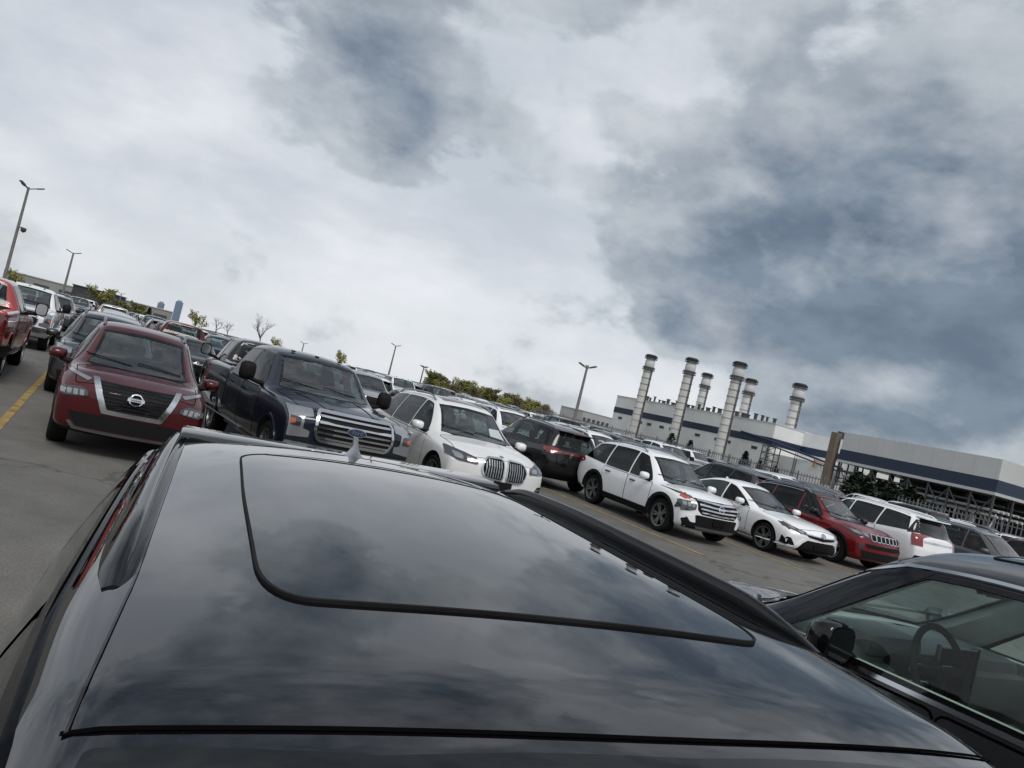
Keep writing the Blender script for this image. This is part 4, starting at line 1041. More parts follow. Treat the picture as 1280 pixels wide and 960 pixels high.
# ================================================================== GROUND
def sheet(name,pts,z,mat,kind='structure'):
    bm=bmesh.new(); bm.faces.new([bm.verts.new((x,y,z)) for x,y in pts]); return tag(obj(name,bm,mat),kind=kind)
def asphalt():
    m,nt,N,b,o=newmat('asphalt')
    n1=noise_into(nt,.22,6); n2=noise_into(nt,60,3); n3=noise_into(nt,1.7,5)
    r1=ramp(nt,n1.outputs['Fac'],[(.3,(.098,.094,.086)),(.7,(.15,.143,.128))]); r2=ramp(nt,n2.outputs['Fac'],[(.3,(.62,)*3),(.72,(1.35,)*3)]); r3=ramp(nt,n3.outputs['Fac'],[(.35,(.82,)*3),(.7,(1.12,)*3)])
    v=N.new('ShaderNodeTexVoronoi'); v.feature='DISTANCE_TO_EDGE'; v.inputs['Scale'].default_value=.16
    tc=N.new('ShaderNodeTexCoord'); nw=noise_into(nt,.8,4); ad=N.new('ShaderNodeVectorMath'); ad.operation='MULTIPLY_ADD'; ad.inputs[1].default_value=(2,2,0)
    nt.links.new(nw.outputs['Color'],ad.inputs[0]); nt.links.new(tc.outputs['Object'],ad.inputs[2]); nt.links.new(ad.outputs[0],v.inputs['Vector'])
    rc=ramp(nt,v.outputs['Distance'],[(.003,(.6,)*3),(.008,(1,)*3)])
    def mul(a,c):
        x=N.new('ShaderNodeMix'); x.data_type='RGBA'; x.blend_type='MULTIPLY'; x.inputs[0].default_value=1; nt.links.new(a,x.inputs[6]); nt.links.new(c,x.inputs[7]); return x.outputs[2]
    n5=noise_into(nt,.55,3); r5=ramp(nt,n5.outputs['Fac'],[(.27,(.45,)*3),(.34,(1,)*3)]); n6=noise_into(nt,5.5,2); r6=ramp(nt,n6.outputs['Fac'],[(.25,(.55,)*3),(.31,(1,)*3)])
    c=mul(mul(mul(mul(mul(r1.outputs[0],r2.outputs[0]),r3.outputs[0]),rc.outputs[0]),r5.outputs[0]),r6.outputs[0]); nt.links.new(c,b.inputs['Base Color'])
    b.inputs['Roughness'].default_value=.85
    bp=N.new('ShaderNodeBump'); bp.inputs['Strength'].default_value=.5; bp.inputs['Distance'].default_value=.01; nt.links.new(n2.outputs['Fac'],bp.inputs['Height']); nt.links.new(bp.outputs[0],b.inputs['Normal'])
    return m
sheet('ground',[(-4000,-600),(4000,-600),(4000,6000),(-4000,6000)],-.03,simple('dry_grass',(.075,.075,.04),.95,var=.35,scale=.05))
L=lambda u,w: lotxy(u,w)
sheet('car_park',[L(-40,-80),L(-40,56),L(150,56),L(150,-80)],0,asphalt())
ym=simple('yellow_marking',(.27,.185,.055),.8,var=.45,scale=3.5,bump=.2)
bm=bmesh.new()
def stripe(u0,w0,u1,w1,wd=.11):
    a=Vector(L(u0,w0)).to_2d() if False else Vector(L(u0,w0)); c=Vector(L(u1,w1)); d=(c-a).normalized(); n=Vector((-d.y,d.x))*wd/2
    bm.faces.new([bm.verts.new((p.x,p.y,.006)) for p in (a-n,a+n,c+n,c-n)])
for u0,u1 in ((-4.5,4.6),(11.0,22.6),(28,39.6),(45,56.5),(62,73.5)):
    for j in range(-14,18): stripe(u0,-.9+2.92*j,u1,-.9+2.92*j)
tag(obj('parking_markings',bm,ym),kind='structure')
# ================================================================== POWER PLANT
clad=simple('pale_cladding',(.70,.705,.70),.6,var=.08,scale=.12); clad2=simple('grey_cladding',(.50,.505,.51),.6,var=.07,scale=.1)
stripe_m=simple('navy_stripe',(.009,.020,.052),.5); dark=simple('dark_steel',(.05,.052,.055),.6); conc=simple('stack_shell',(.55,.55,.535),.6,var=.15,scale=.35)
rust=simple('brown_tower',(.155,.12,.095),.8,var=.15,scale=.5); pipew=simple('pale_pipe',(.45,.46,.47),.4); orange=simple('safety_orange',(.40,.16,.03),.6)
class LotThing:
    """a thing built in lot coordinates (x = u, y = -w) about its own base point"""
    def __init__(s,name,u,w,label,cat,group=None):
        x,y=lotxy(u,w); s.root=empty(name,(x,y,0),LOTROT); tag(s.root,label,cat,group); s.u,s.w=u,w
    def part(s,name,mat,fn,parent=None,smooth=None):
        b=bmesh.new(); fn(b,lambda u0,u1,w0,w1,z0,z1,bev=0:box(b,u0-s.u,u1-s.u,-(w1-s.w),-(w0-s.w),z0,z1,bev),lambda u,w,z:Vector((u-s.u,-(w-s.w),z)))
        return obj(name,b,mat,parent or s.root,smooth)
def ribs(bx,u0,u1,w,z0,z1,step):
    u=u0
    while u<u1: bx(u,u+.12,w-.06,w,z0,z1); u+=step
A=LotThing('power_plant',183,197,'long pale power plant hall with navy stripe and a row of exhaust stacks in front','building')
w0=197
A.part('wall',clad,lambda b,bx,P3:(bx(183,273,w0,240,0,17),ribs(bx,184,272.6,w0,.3,17,6.4)))
A.part('stripe',stripe_m,lambda b,bx,P3:(bx(182.9,273.1,w0-.12,w0-.07,9.9,12.3),bx(182.9,182.96,w0-.1,w0+14,9.9,12.3)))
A.part('roof_edge',clad2,lambda b,bx,P3:bx(182.8,273.2,w0-.2,240.2,17,17.35))
for u in (188.5,201,206.5,217,232,238,246,252,266):
    A.part('window',dark,lambda b,bx,P3:(bx(u,u+2.6,w0-.14,w0-.06,7.4,8.3),bx(u-.1,u+2.7,w0-.2,w0-.06,8.3,8.42)))
random.seed(3)
for i in range(26):
    u=186+i*2.9+random.uniform(-.6,.6); h=random.uniform(.7,2.1); q=random.uniform(.5,1.2)
    A.part('roof_vent',dark,lambda b,bx,P3:(bx(u,u+q,w0+2,w0+2+q,17.3,17.3+h),bx(u-.2,u+q+.2,w0+1.8,w0+2.2+q,17.3+h,17.55+h)))
A.part('annex',clad,lambda b,bx,P3:bx(160,183,211,240,0,17))
A.part('annex_stripe',stripe_m,lambda b,bx,P3:(bx(160,182.8,210.86,210.95,9.9,12.3)))
A.part('annex_roof_vent',dark,lambda b,bx,P3:[bx(162+i*2.1,163.2+i*2.1,213,215,17,19.6-(.5 if i%2 else 0)) for i in range(5)]+[bx(161,173,212.6,212.8,17,18)])
A.part('lean_to',clad,lambda b,bx,P3:(bx(164,182.8,199.5,210.8,0,7.5)))
A.part('stair_tower',dark,lambda b,bx,P3:[bx(178+dx,178.25+dx,194+dw,194.25+dw,0,9.4) for dx in (0,5.4) for dw in (0,2.4)]+[bx(178,183.6,194,196.6,z,z+.25) for z in (2.3,4.6,6.9,9.2)]+[tube(b,[P3(178.1,194.1,z),P3(183.5,194.1,z+2.3)],.1,4) for z in (0,2.3,4.6,6.9)]+[tube(b,[P3(183.5,194.1,z),P3(178.1,194.1,z+2.3)],.1,4) for z in (0,2.3,4.6,6.9)])
A.part('roof_ladder',dark,lambda b,bx,P3:[bx(174.2,174.35,199.2,199.3,0,12),bx(173.3,173.45,199.2,199.3,0,12)]+[bx(173.3,174.35,199.2,199.3,z*.6,z*.6+.08) for z in range(20)])
A.part('duct',stripe_m,lambda b,bx,P3:(tube(b,[P3(196,195.6,12.4),P3(182,195.6,11.2),P3(158,202,7.5)],.34,8),tube(b,[P3(196,195.2,11.0),P3(182,195.2,9.8),P3(158,201,6.4)],.22,8)))
A.part('gas_pipe',orange,lambda b,bx,P3:(tube(b,[P3(166,198.6,6),P3(166,198.6,8.2),P3(162,198.6,7.6),P3(162,198.6,0)],.28,8)))
A.part('yard_steel',dark,lambda b,bx,P3:[bx(150+i*2.6,150.3+i*2.6,204,204.4,0,10.5) for i in range(5)]+[bx(149.6,161,203.5,209,z,z+.35) for z in (3.3,6.6,10.2)])
def stack(u,w,h,r,label,z0=0):
    x,y=lotxy(u,w); t=empty('exhaust_stack',(x,y,0)); tag(t,label,'chimney','exhaust stacks of the power plant')
    b=bmesh.new(); lathe(b,[(r*1.04,z0),(r*.98,h*.5),(r*.93,h-1.2)],20,'z'); 
    obj('shell',b,conc,t,40)
    b=bmesh.new(); z=z0+3
    while z<h-7: lathe(b,[(r*1.0,z),(r*1.05,z+.05),(r*1.05,z+.3),(r*1.0,z+.35)],20,'z'); z+=2.5
    obj('band',b,simple('stack_band',(.30,.30,.29),.7),t)
    b=bmesh.new(); lathe(b,[(r*.95,h-1.2),(r*1.06,h-1),(r*1.06,h),(r*.9,h+.1)],20,'z'); obj('cap',b,dark,t,40)
    for hz,rr in ((h-1.7,1.30),(h-6.3,1.27)):
        b=bmesh.new(); lathe(b,[(r*.9,hz),(r*rr,hz),(r*rr,hz+.25),(r*.9,hz+.25)],20,'z')
        for zz in (.75,1.2): lathe(b,[(r*rr,hz+zz),(r*rr+.06,hz+zz),(r*rr+.06,hz+zz+.10),(r*rr,hz+zz+.10)],20,'z')
        for k in range(14):
            a=2*PI*k/14; tube(b,[(r*rr*math.cos(a),r*rr*math.sin(a),hz+.2),(r*rr*math.cos(a),r*rr*math.sin(a),hz+1.3)],.06,4)
        obj('platform',b,dark,t)
    b=bmesh.new(); lathe(b,[(r*1.0,h-5.2),(r*1.03,h-5.1),(r*1.03,h-2.6),(r*1.0,h-2.5)],20,'z'); obj('monitor_ring',b,clad2,t,40)
    b=bmesh.new()
    a=math.atan2(-y,-x)+.8
    for da in (-.12,.12): tube(b,[((r+.3)*math.cos(a+da),(r+.3)*math.sin(a+da),z0),((r+.2)*math.cos(a+da),(r+.2)*math.sin(a+da),h-6)],.13,4)
    for k in range(int((h-8-z0)/1.4)): tube(b,[((r+.3)*math.cos(a-.12),(r+.3)*math.sin(a-.12),z0+1+k*1.4),((r+.3)*math.cos(a+.12),(r+.3)*math.sin(a+.12),z0+1+k*1.4)],.08,4)
    obj('ladder',b,dark,t); return t
def stack_at(u,v,wrow,r,label,z0=0):
    """stack standing on row wrow whose top is seen at pixel u,v"""
    d=ray(u,v); lo,hi=60,900
    for _ in range(50):
        m=(lo+hi)/2; x=d.x/d.y*m; w=x*math.cos(AX)-m*math.sin(AX)
        if w<wrow: lo=m
        else: hi=m
    x,y=d.x/d.y*m,m; h=CAMH+d.z/d.y*m
    return stack(x*math.sin(AX)+y*math.cos(AX),wrow,h,r,label,z0)
stack_at(815,444,191,1.95,'tall exhaust stack farthest left, standing in front of the pale hall')
stack_at(866,448,191,1.95,'tall exhaust stack second from the left, standing in front of the pale hall')
stack_at(926,453,191,1.95,'tall exhaust stack in front of the pale hall, the widest and nearest one')
stack_at(885,467,216,1.9,'slimmer exhaust stack rising behind the roof just right of the second tall stack',16)
stack_at(940,474,216,1.9,'exhaust stack rising behind the roof and half hidden by the widest stack',16)
stack_at(1001,480,216,2.0,'exhaust stack standing alone behind the roof at the right of the group',16)
T=LotThing('pipe_tower',146,181,'brown square tower between the pale hall and the navy-banded hall','tower'); 
T.part('shaft',rust,lambda b,bx,P3:bx(145,147,180,182,0,16.4))
T.part('footing',clad2,lambda b,bx,P3:bx(144,148,179,183.5,0,1.5))
B2=LotThing('condenser_hall',122,190,'long grey hall with a deep navy band, raised on open steelwork','building')
B2.part('wall',clad2,lambda b,bx,P3:(bx(101,143.5,181,215,12.2,17.0),ribs(bx,101.5,143,181,12.2,17.0,5.2)))
B2.part('band',stripe_m,lambda b,bx,P3:bx(100.9,143.6,180.85,215.1,9.3,12.19))
B2.part('fascia',pipew,lambda b,bx,P3:bx(100.8,143.7,180.6,215.2,8.6,9.29))
B2.part('steelwork',dark,lambda b,bx,P3:[bx(101+i*5.25,101.4+i*5.25,181+k*8,181.4+k*8,0,8.6) for i in range(9) for k in range(5)]+[tube(b,[P3(101.2+i*5.25,181,1),P3(106.4+i*5.25,181,8)],.16,5) for i in range(8)]+[tube(b,[P3(106.4+i*5.25,181,1),P3(101.2+i*5.25,181,8)],.16,5) for i in range(0,8,2)]+[bx(101,143.4,181.5+k*4,181.8+k*4,z,z+.3) for k in range(6) for z in (4.2,6.4)])
B2.part('plinth',dark,lambda b,bx,P3:bx(101,143,208,213,0,8.5))
random.seed(5)
B2.part('pipe_rack',pipew,lambda b,bx,P3:[tube(b,[P3(101,184+k*2.1,z),P3(143,184+k*2.1,z)],random.uniform(.15,.4),8) for k in range(8) for z in (3.9,5.2)]+[tube(b,[P3(u,183+random.uniform(0,9),0),P3(u,183+random.uniform(0,9),4.5)],random.uniform(.12,.3),6) for u in [102+i*1.35 for i in range(30)]])
for i in range(7):
    B2.part('valve_skid',random.choice([pipew,clad,clad2]),lambda b,bx,P3:bx(104+i*5.6,106+i*5.6+random.uniform(0,1.4),178.5,180.2,0,random.uniform(1.2,2.6),.1))
K=LotThing('storage_tank',88,118,'white domed tank standing in front of the plant yard','tank')
K.part('shell',simple('tank_white',(.62,.63,.64),.45),lambda b,bx,P3:lathe(b,[(2.0,0),(2.0,2.6),(1.85,3.3),(1.3,3.75),(.5,3.95),(.01,4.0)],28,'z'),smooth=50)
K.part('hatch',dark,lambda b,bx,P3:(lathe(b,[(.4,3.9),(.4,4.2),(.01,4.25)],12,'z'),bx(85.9,86.1,117,119,.6,1.6)))
# fence between the lot and the plant
Fm=simple('galvanised',(.17,.175,.18),.6,metal=.2)
Fe=LotThing('fence',60,58,'pale steel picket fence along the right edge of the car park','fence')
Fe.part('pickets',Fm,lambda b,bx,P3:[bx(2+i*.33,2.05+i*.33,58,58.05,.1,2.35) for i in range(300)])
Fe.part('rail',Fm,lambda b,bx,P3:[bx(2,101,58.06,58.12,z,z+.08) for z in (.4,2.1)])
for i in range(34): Fe.part('post',Fm,lambda b,bx,P3:bx(2+i*3,2.1+i*3,58.1,58.2,0,2.5))
# ================================================================== FAR BUILDINGS
def bld(name,u0,v0,d,wd,dp,h,mat,label,rz=0,roofm=None,wins=0,cat='building'):
    p=at(u0,v0,d); t=empty(name,(p.x,p.y,0),rz); tag(t,label,cat)
    b=bmesh.new(); box(b,0,wd,0,dp,0,h); wl=obj('wall',b,mat,t)
    b=bmesh.new(); box(b,-.3,wd+.3,-.3,dp+.3,h,h+max(.35,h*.03)); obj('roof',b,roofm or clad2,t)
    for k in range(wins):
        b=bmesh.new(); x=wd*(k+.5)/wins; box(b,x-wd/wins*.3,x+wd/wins*.3,-.12,.0,h*.35,h*.6); obj('window',b,dark,t)
    return t
bld('warehouse',2,350,300,62,30,5.4,simple('warehouse_grey',(.24,.24,.235),.8,var=.1,scale=.1),'low pale grey warehouse beyond the far left rows',R(28),wins=7)
bld('warehouse',88,370,260,14,12,5.6,simple('roof_dark',(.035,.036,.04),.7),'small black flat-roofed building left of the round budding tree',R(14),roofm=dark,wins=2)
#bld('warehouse',438,457,300,12,10,4.8,simple('brick_dark',(.10,.06,.05),.85,var=.2,scale=1),'small dark brick building beyond the pickup roofs at the centre',R(10),roofm=dark,wins=2)
bld('depot',727,524,470,34,20,9.2,simple('depot_pale',(.36,.37,.37),.75,var=.08,scale=.1),'low pale depot beyond the lamp post, left of the power plant',R(40),wins=8)
def tower(u,v,d,wd,h,label):
    p=at(u,v,d); t=empty('tower_block',(p.x,p.y,0),R(20)); tag(t,label,'building')
    b=bmesh.new(); box(b,-wd/2,wd/2,-wd/2,wd/2,0,h); obj('wall',b,simple('blue_tower',(.12,.18,.27),.4),t)
    b=bmesh.new()
    for k in range(int(h/3.2)): box(b,-wd/2-.15,wd/2+.15,-wd/2-.15,wd/2+.15,k*3.2+2.2,k*3.2+2.9)
    obj('floor_band',b,simple('tower_band',(.24,.30,.38),.6),t)
    b=bmesh.new(); box(b,-wd*.3,wd*.3,-wd*.3,wd*.3,h,h+3); obj('roof_plant',b,simple('tower_band',(.24,.30,.38),.6),t)
tower(199,390,1500,11.5,30,'shorter blue tower block on the far horizon at left')
tower(221,392,1500,13,41,'taller blue tower block on the far horizon at left')
# ================================================================== LAMP POSTS
def lamp(u,v,d,label,h,heads=3,cam=False,rz=0):
    """top seen at pixel u,v"""
    p=at(u,v,d); h=p.z; t=empty('lamp_post',(p.x,p.y,0),rz); tag(t,label,'lamp post','lamp posts of the car park')
    k=d/57.0; k=max(1,min(k,1.6))
    b=bmesh.new(); tube(b,[(0,0,0),(0,0,h)],[.14*k,.085*k],10); obj('pole',b,simple('weathered_pole',(.16,.15,.14),.7,var=.15),t,50)
    b=bmesh.new(); lathe(b,[(.35,0),(.35,.5),(.3,.55)],14,'z'); obj('footing',b,simple('footing',(.3,.3,.29),.9),t)
    for i in range(heads):
        a=2*PI*i/heads+.5; dx,dy=math.cos(a),math.sin(a)
        b=bmesh.new(); tube(b,[(0,0,h-.15),(dx*.5,dy*.5,h+.05)],.04*k,6); ar=obj('arm',b,dark,t)
        b=bmesh.new(); box(b,-.24*k,.24*k,-.13*k,.13*k,-.04*k,.05*k,.02)
        for vv in b.verts:
            c=vv.co.copy(); vv.co=Vector((dx*(.75+c.x)-dy*c.y,dy*(.75+c.x)+dx*c.y,h+.12+c.z+.35*c.x))
        obj('lamp_head',b,simple('lamp_housing',(.12,.12,.125),.5),t)
    if cam:
        b=bmesh.new(); tube(b,[(0,0,h*.66),(.45,-.1,h*.66)],.04,6); lathe(b,[(.01,h*.66-.36),(.16,h*.66-.28),(.2,h*.66-.1),(.18,h*.66),(.01,h*.66+.02)],12,'z',(.5,-.1,0)); obj('camera_dome',b,dark,t,50)
lamp(36,234,57,'tall lamp post with camera dome at the left edge, nearest one',9,3,True)
lamp(92,316,128,'distant slim lamp post second from the left',9,2)
lamp(734,459,86,'lamp post standing alone left of the power plant',9,3,rz=1)
lamp(495,432,170,'distant lamp post above the silver SUV roof',9,2)
lamp(530,459,190,'short floodlight mast with many heads left of the treeline',6,5)
lamp(152,367,240,'far small lamp post just right of the round budding tree',6,2)
lamp(380,429,230,'far small lamp post above the navy pickup',6,2)
# ================================================================== TREES
bark=simple('bark',(.075,.062,.052),.95,var=.3,scale=2)
def leafmat(name,c1,c2):
    m,nt,N,b,o=newmat(name); n=noise_into(nt,.9,3); r=ramp(nt,n.outputs['Fac'],[(.3,c1),(.7,c2)]); nt.links.new(r.outputs[0],b.inputs['Base Color']); b.inputs['Roughness'].default_value=.7
    return m
bud=leafmat('budding_leaf',(.19,.20,.05),(.34,.32,.10)); ever=leafmat('evergreen_needles',(.014,.026,.013),(.032,.05,.022)); dull=leafmat('dull_leaf',(.12,.14,.045),(.22,.21,.08)); twig=leafmat('twig_haze',(.10,.075,.055),(.16,.12,.085))
def tree_mesh(h,seed,leaf,n,spread=.38,low=0,trunk=.3,depth=4,ls=.28):
    rnd=random.Random(seed); tb=bmesh.new(); tips=[]
    def grow(p,d,l,r,lv):
        q=p; 
        pts=[p.copy()]
        for i in range(3):
            d=(d+Vector((rnd.uniform(-.16,.16),rnd.uniform(-.16,.16),rnd.uniform(-.02,.10)))).normalized(); q=q+d*l/3; pts.append(q.copy())
        tube(tb,pts,[r,r*.88,r*.75,r*.6],5 if lv<2 else 3,False)
        if lv>=2: tips.extend(pts[1:])
        if lv>=depth: return
        for k in range(rnd.choice((3,3,4)) if lv<3 else 3):
            a=rnd.uniform(0,2*PI); e=rnd.uniform(.35,.95)
            nd=(d+Vector((math.cos(a)*e,math.sin(a)*e,rnd.uniform(-.15,.3)))).normalized()
            grow(pts[rnd.choice((1,2,3,3))] if lv else pts[rnd.choice((2,3,3))],nd,l*rnd.uniform(.58,.78),r*.52,lv+1)
    grow(Vector((0,0,0)),Vector((0,0,1)),h*trunk,h*.018,0)
    top=max(p.z for p in tips) if tips else h
    for v in tb.verts: v.co*=h/top
    t=finish(tb,50); t.materials.append(bark)
    c=None
    if leaf:
        b=bmesh.new()
        for i in range(n):
            p=rnd.choice(tips)*(h/top)+Vector([rnd.gauss(0,h*.035) for _ in range(3)]); s=ls*rnd.uniform(.5,1.2)
            rot=Matrix.Rotation(rnd.uniform(0,6.3),3,Vector((rnd.gauss(0,1),rnd.gauss(0,1),rnd.gauss(0,1))).normalized())
            b.faces.new([b.verts.new(p+rot@Vector(k)*s) for k in ((-.5,-.3,0),(.1,-.4,.1),(.6,0,0),(.05,.4,.1))])
        for i in range(low):      # undergrowth that fills the foot of the tree
            a=rnd.uniform(0,6.3); q=h*.34*math.sqrt(rnd.random()); p=Vector((math.cos(a)*q,math.sin(a)*q,h*.62*rnd.random()**.8)); s=ls*rnd.uniform(.5,1.2)
            rot=Matrix.Rotation(rnd.uniform(0,6.3),3,Vector((rnd.gauss(0,1),rnd.gauss(0,1),rnd.gauss(0,1))).normalized())
            b.faces.new([b.verts.new(p+rot@Vector(k)*s) for k in ((-.5,-.3,0),(.1,-.4,.1),(.6,0,0),(.05,.4,.1))])
        c=finish(b,None,False); c.materials.append(leaf)
    return t,c
def conifer_mesh(h,seed,fat=.42):
    rnd=random.Random(seed); tb=bmesh.new(); tube(tb,[(0,0,0),(0,0,h*.95)],[h*.03,h*.006],6); t=finish(tb); t.materials.append(bark)
    b=bmesh.new()
    for i in range(int(900)):
        z=h*(.06+.94*rnd.random()**1.1); rad=h*fat*(1-z/h)**.75*(.75+.25*math.sin(z*9/h+seed))*rnd.uniform(.35,1.1)+.03; a=rnd.uniform(0,2*PI)
        p=Vector((math.cos(a)*rad,math.sin(a)*rad,z-rad*.18)); o=Vector((math.cos(a),math.sin(a),rnd.uniform(-.5,.5))); s=Vector((-math.sin(a),math.cos(a),rnd.uniform(-.4,.4))); k=h*.055*rnd.uniform(.6,1.4)
        b.faces.new([b.verts.new(p+q) for q in (-s*k*.8,o*k*1.3,s*k*.8,-o*k*.4)])
    c=finish(b,None,False); c.materials.append(ever); return t,c
TM=dict(bud=tree_mesh(5.0,1,bud,1500,ls=.34),bud2=tree_mesh(4.6,5,bud,700,ls=.30),bare=tree_mesh(7.4,2,None,0,depth=5),bare2=tree_mesh(5,8,None,0,depth=4),dull=tree_mesh(5,3,dull,1500,ls=.34,low=1500),dull2=tree_mesh(5,9,bud,1000,ls=.34,low=1300),twig=tree_mesh(6,4,twig,1100,ls=.26,depth=5,low=900),
   fir=conifer_mesh(3.2,1),fir2=conifer_mesh(3,4,.5))
def tree(kind,u,v,d,label,h,group=None,name='tree',sx=1):
    t,c=TM[kind]; p=at(u,v,d); hh={'bud':5,'bud2':4.6,'bare':7.4,'bare2':5,'dull':5,'dull2':5,'twig':6,'fir':3.2,'fir2':3}[kind]
    r=empty(name,(p.x,p.y,0),random.uniform(0,6)); s=h/hh; r.scale=(s*sx,s*sx,s); tag(r,label,'tree' if name!='shrub' else 'shrub',group)
    for nm,me in (('trunk',t),('crown',c)):
        if me: o=bpy.data.objects.new(nm,me); COL.objects.link(o); o.parent=r
random.seed(21)
tree('bud',132,374,150,'round budding yellow-green tree beyond the far left rows',4.9,sx=1.25)
tree('bud2',20,346,120,'budding tree showing above the bright red pickup',3.7)
tree('bud2',246,404,160,'budding tree just right of the two blue towers',5.0,sx=1.2)
tree('bare',328,425,150,'tall bare tree with fine branches above the black pickup',7.6,name='bare_tree')
for i,x in enumerate((271,284)): tree('bare2',x,412+(x-266)*.25,170,'bare tree in the thin group left of the tallest bare tree',5.2-i*.3,'bare trees beside the budding tree','bare_tree')
tree('bud2',344,430,175,'small budding tree just right of the tall bare tree',3.9)
tree('bud2',427,450,150,'small yellow-green tree above the navy pickup roof',4.2)
for i in range(4): 
    x=156+i*8; tree('dull',x,380+i*2.0,190,'bushy tree in the low green strip left of the blue towers',random.uniform(3.0,4.4),'bushy trees of the low green strip',sx=1.4)
tree('fir2',186,392,180,'dark conifer at the right end of the low green strip',3.6,name='conifer')
for i in range(44):
    x=533+i*3.7+random.uniform(-2,2); k=random.choice(['dull','dull2','dull','twig','bud2']); d=random.uniform(215,300)
    if x>655: k=random.choice(['twig','dull2','twig'])
    tree(k,x,490,d,'%s in the treeline beyond the lot'%{'dull':'dense green tree','dull2':'dull green tree','twig':'brown twiggy tree','bud2':'yellow-green tree'}[k],random.uniform(4.0,6.6)*(d/250)*(1.0 if x<600 else .9),'trees of the treeline: '+k,sx=1.25)
for (x,d,h,k,lab) in ((833,110,3.6,'fir','layered dark conifer in front of the left end of the plant wall'),(858,105,3.2,'fir2','broad dark conifer between the first two stack bases'),(931,95,3.4,'fir2','broad dark conifer below the plant windows'),(951,95,2.7,'fir2','low dark conifer left of the steel stair tower'),(972,90,2.5,'fir','small dark conifer below the steel stair tower')):
    tree(k,x,575,d,lab,h,name='conifer')
random.seed(4)
for i in range(13):
    x=1062+i*8.2+random.uniform(-3,3); tree('fir2' if i%2 else 'fir',x,620,random.uniform(62,76),'dark evergreen in the thick clump below the navy-banded hall',random.uniform(2.6,3.7)*(1 if x<1140 else .85),'dark evergreens below the hall',name='conifer',sx=1.25)
# ================================================================== SKY, SUN, CAMERA
W=bpy.data.worlds.new('World'); S.world=W; W.use_nodes=True; nt=W.node_tree; N=nt.nodes; N.clear()
def nd(t,**k):
    n=N.new(t)
    for a,b in k.items(): setattr(n,a,b)
    return n
SUN_EL,SUN_AZ=R(52),R(162)     # azimuth measured from our view direction, clockwise
out=nd('ShaderNodeOutputWorld'); sky=nd('ShaderNodeTexSky',sky_type='NISHITA',sun_disc=False,sun_elevation=SUN_EL,sun_rotation=SUN_AZ); bg1=nd('ShaderNodeBackground'); bg1.inputs[1].default_value=.08; nt.links.new(sky.outputs[0],bg1.inputs[0])
tc=nd('ShaderNodeTexCoord'); D=tc.outputs['Generated']
def math_(op,a,b=None,clamp=False):
    n=nd('ShaderNodeMath',operation=op,use_clamp=clamp)
    for i,x in enumerate((a,b)):
        if x is None: continue
        if isinstance(x,(int,float)): n.inputs[i].default_value=x
        else: nt.links.new(x,n.inputs[i])
    return n.outputs[0]
sep=nd('ShaderNodeSeparateXYZ'); nt.links.new(D,sep.inputs[0]); 
def noise(scale,detail,rough,dist=0,vec=None,off=0):
    n=nd('ShaderNodeTexNoise'); n.inputs['Scale'].default_value=scale; n.inputs['Detail'].default_value=detail; n.inputs['Roughness'].default_value=rough; n.inputs['Distortion'].default_value=dist
    nt.links.new(vec,n.inputs['Vector']); return n
def mapped(scale,off):
    m=nd('ShaderNodeVectorMath',operation='MULTIPLY_ADD'); nt.links.new(D,m.inputs[0]); m.inputs[1].default_value=scale; m.inputs[2].default_value=off; return m.outputs[0]
ZS=1.7
vA=mapped((1,1,ZS),(.31,.7,.2)); vB=mapped((1,1,ZS),(.31,.7,.2+.055*ZS)); vC=mapped((1,1,ZS*1.3),(4.1,2.2,.6))
n1=noise(4.2,10,.54,.12,vA); n1b=noise(4.2,10,.54,.12,vB); n2=noise(2.6,9,.55,.1,vC); n3=noise(7.5,8,.55,.1,vA); nw=noise(3.0,8,.6,0,vA)
dw=nd('ShaderNodeVectorMath',operation='MULTIPLY_ADD'); dw.inputs[1].default_value=(.20,.20,.20); nt.links.new(nw.outputs['Color'],dw.inputs[0])
sub=nd('ShaderNodeVectorMath',operation='SUBTRACT'); nt.links.new(D,sub.inputs[0]); sub.inputs[1].default_value=(.10,.10,.10); nt.links.new(sub.outputs[0],dw.inputs[2])
# broad cloud banks by direction: (pixel it lies behind, angular radius, strength)
BANKS=[(150,-330,.42,.13),(900,-420,.40,.10),(300,-1500,.55,.16),
 (440,115,.07,.12),(510,150,.08,.12),(590,178,.06,.14),(540,185,.05,.08),(430,30,.06,.05),
 (790,385,.06,.13),(860,375,.08,.22),(960,365,.10,.28),(1070,375,.11,.31),(1180,410,.11,.29),(1275,440,.12,.26),
 (1060,210,.12,.06),(1180,230,.13,.09),(1270,170,.12,.07),(960,260,.10,.08),(1010,20,.09,.03),
 (1200,525,.11,.19),(1010,480,.06,.06),(640,440,.09,-.07),(115,232,.035,.15),(190,290,.05,.10),(260,320,.05,.08),(40,265,.06,.11),(330,320,.06,.03),(620,420,.08,.03),
 (900,425,.05,-.10),(700,300,.10,-.05),(250,120,.22,-.12),(100,60,.2,-.08),(150,345,.10,-.14),(720,90,.12,-.08)]
acc=None
for (u,v,rad,amp) in BANKS:
    d=ray(u,v).normalized(); ds=nd('ShaderNodeVectorMath',operation='DISTANCE'); nt.links.new(dw.outputs[0],ds.inputs[0]); ds.inputs[1].default_value=d
    q=math_('DIVIDE',ds.outputs['Value'],rad); e=math_('MULTIPLY',math_('POWER',2.718,math_('MULTIPLY',math_('MULTIPLY',q,q),-1)),amp)
    acc=e if acc is None else math_('ADD',acc,e)
def smooth(x,a,b):
    n=nd('ShaderNodeMapRange',interpolation_type='SMOOTHSTEP'); nt.links.new(x,n.inputs[0]); n.inputs[1].default_value=a; n.inputs[2].default_value=b; return n.outputs[0]
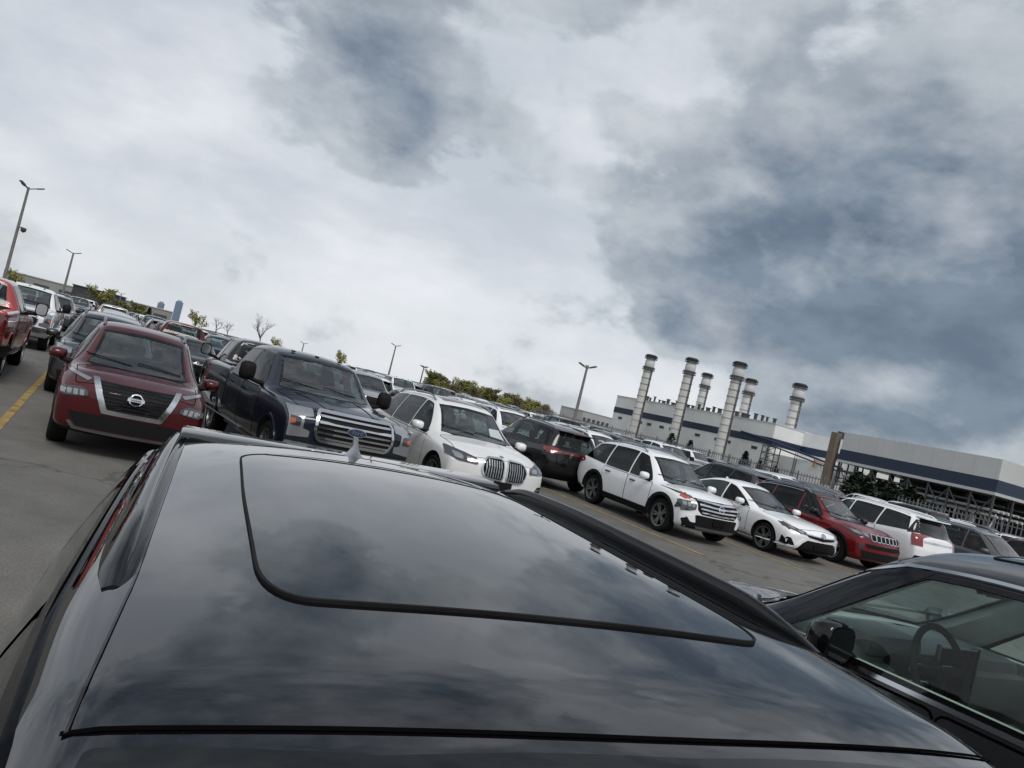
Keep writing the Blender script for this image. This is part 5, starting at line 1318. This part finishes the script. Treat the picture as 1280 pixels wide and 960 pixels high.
def mixc(f,a,b):
    n=nd('ShaderNodeMix',data_type='RGBA'); nt.links.new(f,n.inputs[0])
    for i,x in ((6,a),(7,b)):
        if isinstance(x,tuple): n.inputs[i].default_value=(*x,1)
        else: nt.links.new(x,n.inputs[i])
    return n.outputs[2]
dens=math_('ADD',math_('ADD',math_('MULTIPLY',math_('SUBTRACT',n1.outputs['Fac'],.5),.85),.47),acc)
thick=smooth(dens,.60,.80); mid=smooth(dens,.512,.600)
veil=mixc(smooth(n2.outputs['Fac'],.34,.66),(.765,.78,.82),(.51,.55,.605))      # high thin overcast
lowf=smooth(sep.outputs[2],.20,.0); veil=mixc(math_('MULTIPLY',lowf,.40),veil,(.715,.73,.75))     # paler and warmer towards the horizon
veil=mixc(math_('MULTIPLY',smooth(dens,.40,.56),.42),veil,(.49,.55,.60))
heavy=mixc(smooth(n3.outputs['Fac'],.36,.66),(.20,.25,.31),(.12,.16,.215))
col=mixc(mid,veil,mixc(smooth(n3.outputs['Fac'],.36,.64),(.45,.49,.53),(.31,.355,.405)))
col=mixc(thick,col,heavy)
lit=math_('MULTIPLY',math_('SUBTRACT',n1.outputs['Fac'],n1b.outputs['Fac']),3.2,True)     # cloud tops that face the light
col=mixc(math_('MULTIPLY',lit,.55),col,(.83,.845,.87))
class _c: outputs=[col]
cr=_c
bg2=nd('ShaderNodeBackground'); nt.links.new(cr.outputs[0],bg2.inputs[0]); bg2.inputs[1].default_value=.92
mx=nd('ShaderNodeMixShader'); mx.inputs[0].default_value=.94; nt.links.new(bg1.outputs[0],mx.inputs[1]); nt.links.new(bg2.outputs[0],mx.inputs[2]); nt.links.new(mx.outputs[0],out.inputs[0])
su=bpy.data.lights.new('sun','SUN'); su.energy=1.5; su.angle=R(24); su.color=(1,.96,.90); so=bpy.data.objects.new('sun',su); COL.objects.link(so)
dv=Vector((math.sin(SUN_AZ)*math.cos(SUN_EL),math.cos(SUN_AZ)*math.cos(SUN_EL),math.sin(SUN_EL))); so.rotation_euler=dv.to_track_quat('Z','Y').to_euler()
cam=bpy.data.cameras.new('camera'); cam.sensor_width=36; cam.lens=36*FOC/1280; cam.clip_start=.02; cam.clip_end=9000
co=bpy.data.objects.new('camera',cam); COL.objects.link(co); S.camera=co
co.matrix_world=Matrix.Translation((0,0,CAMH))@Matrix.Rotation(PI/2+PITCH,4,'X')@Matrix.Rotation(ROLL,4,'Z')
S.view_settings.view_transform='Standard'; S.view_settings.look='None'; S.view_settings.exposure=.28; S.view_settings.gamma=1
S.render.engine='CYCLES'; S.cycles.max_bounces=8; S.cycles.transparent_max_bounces=12
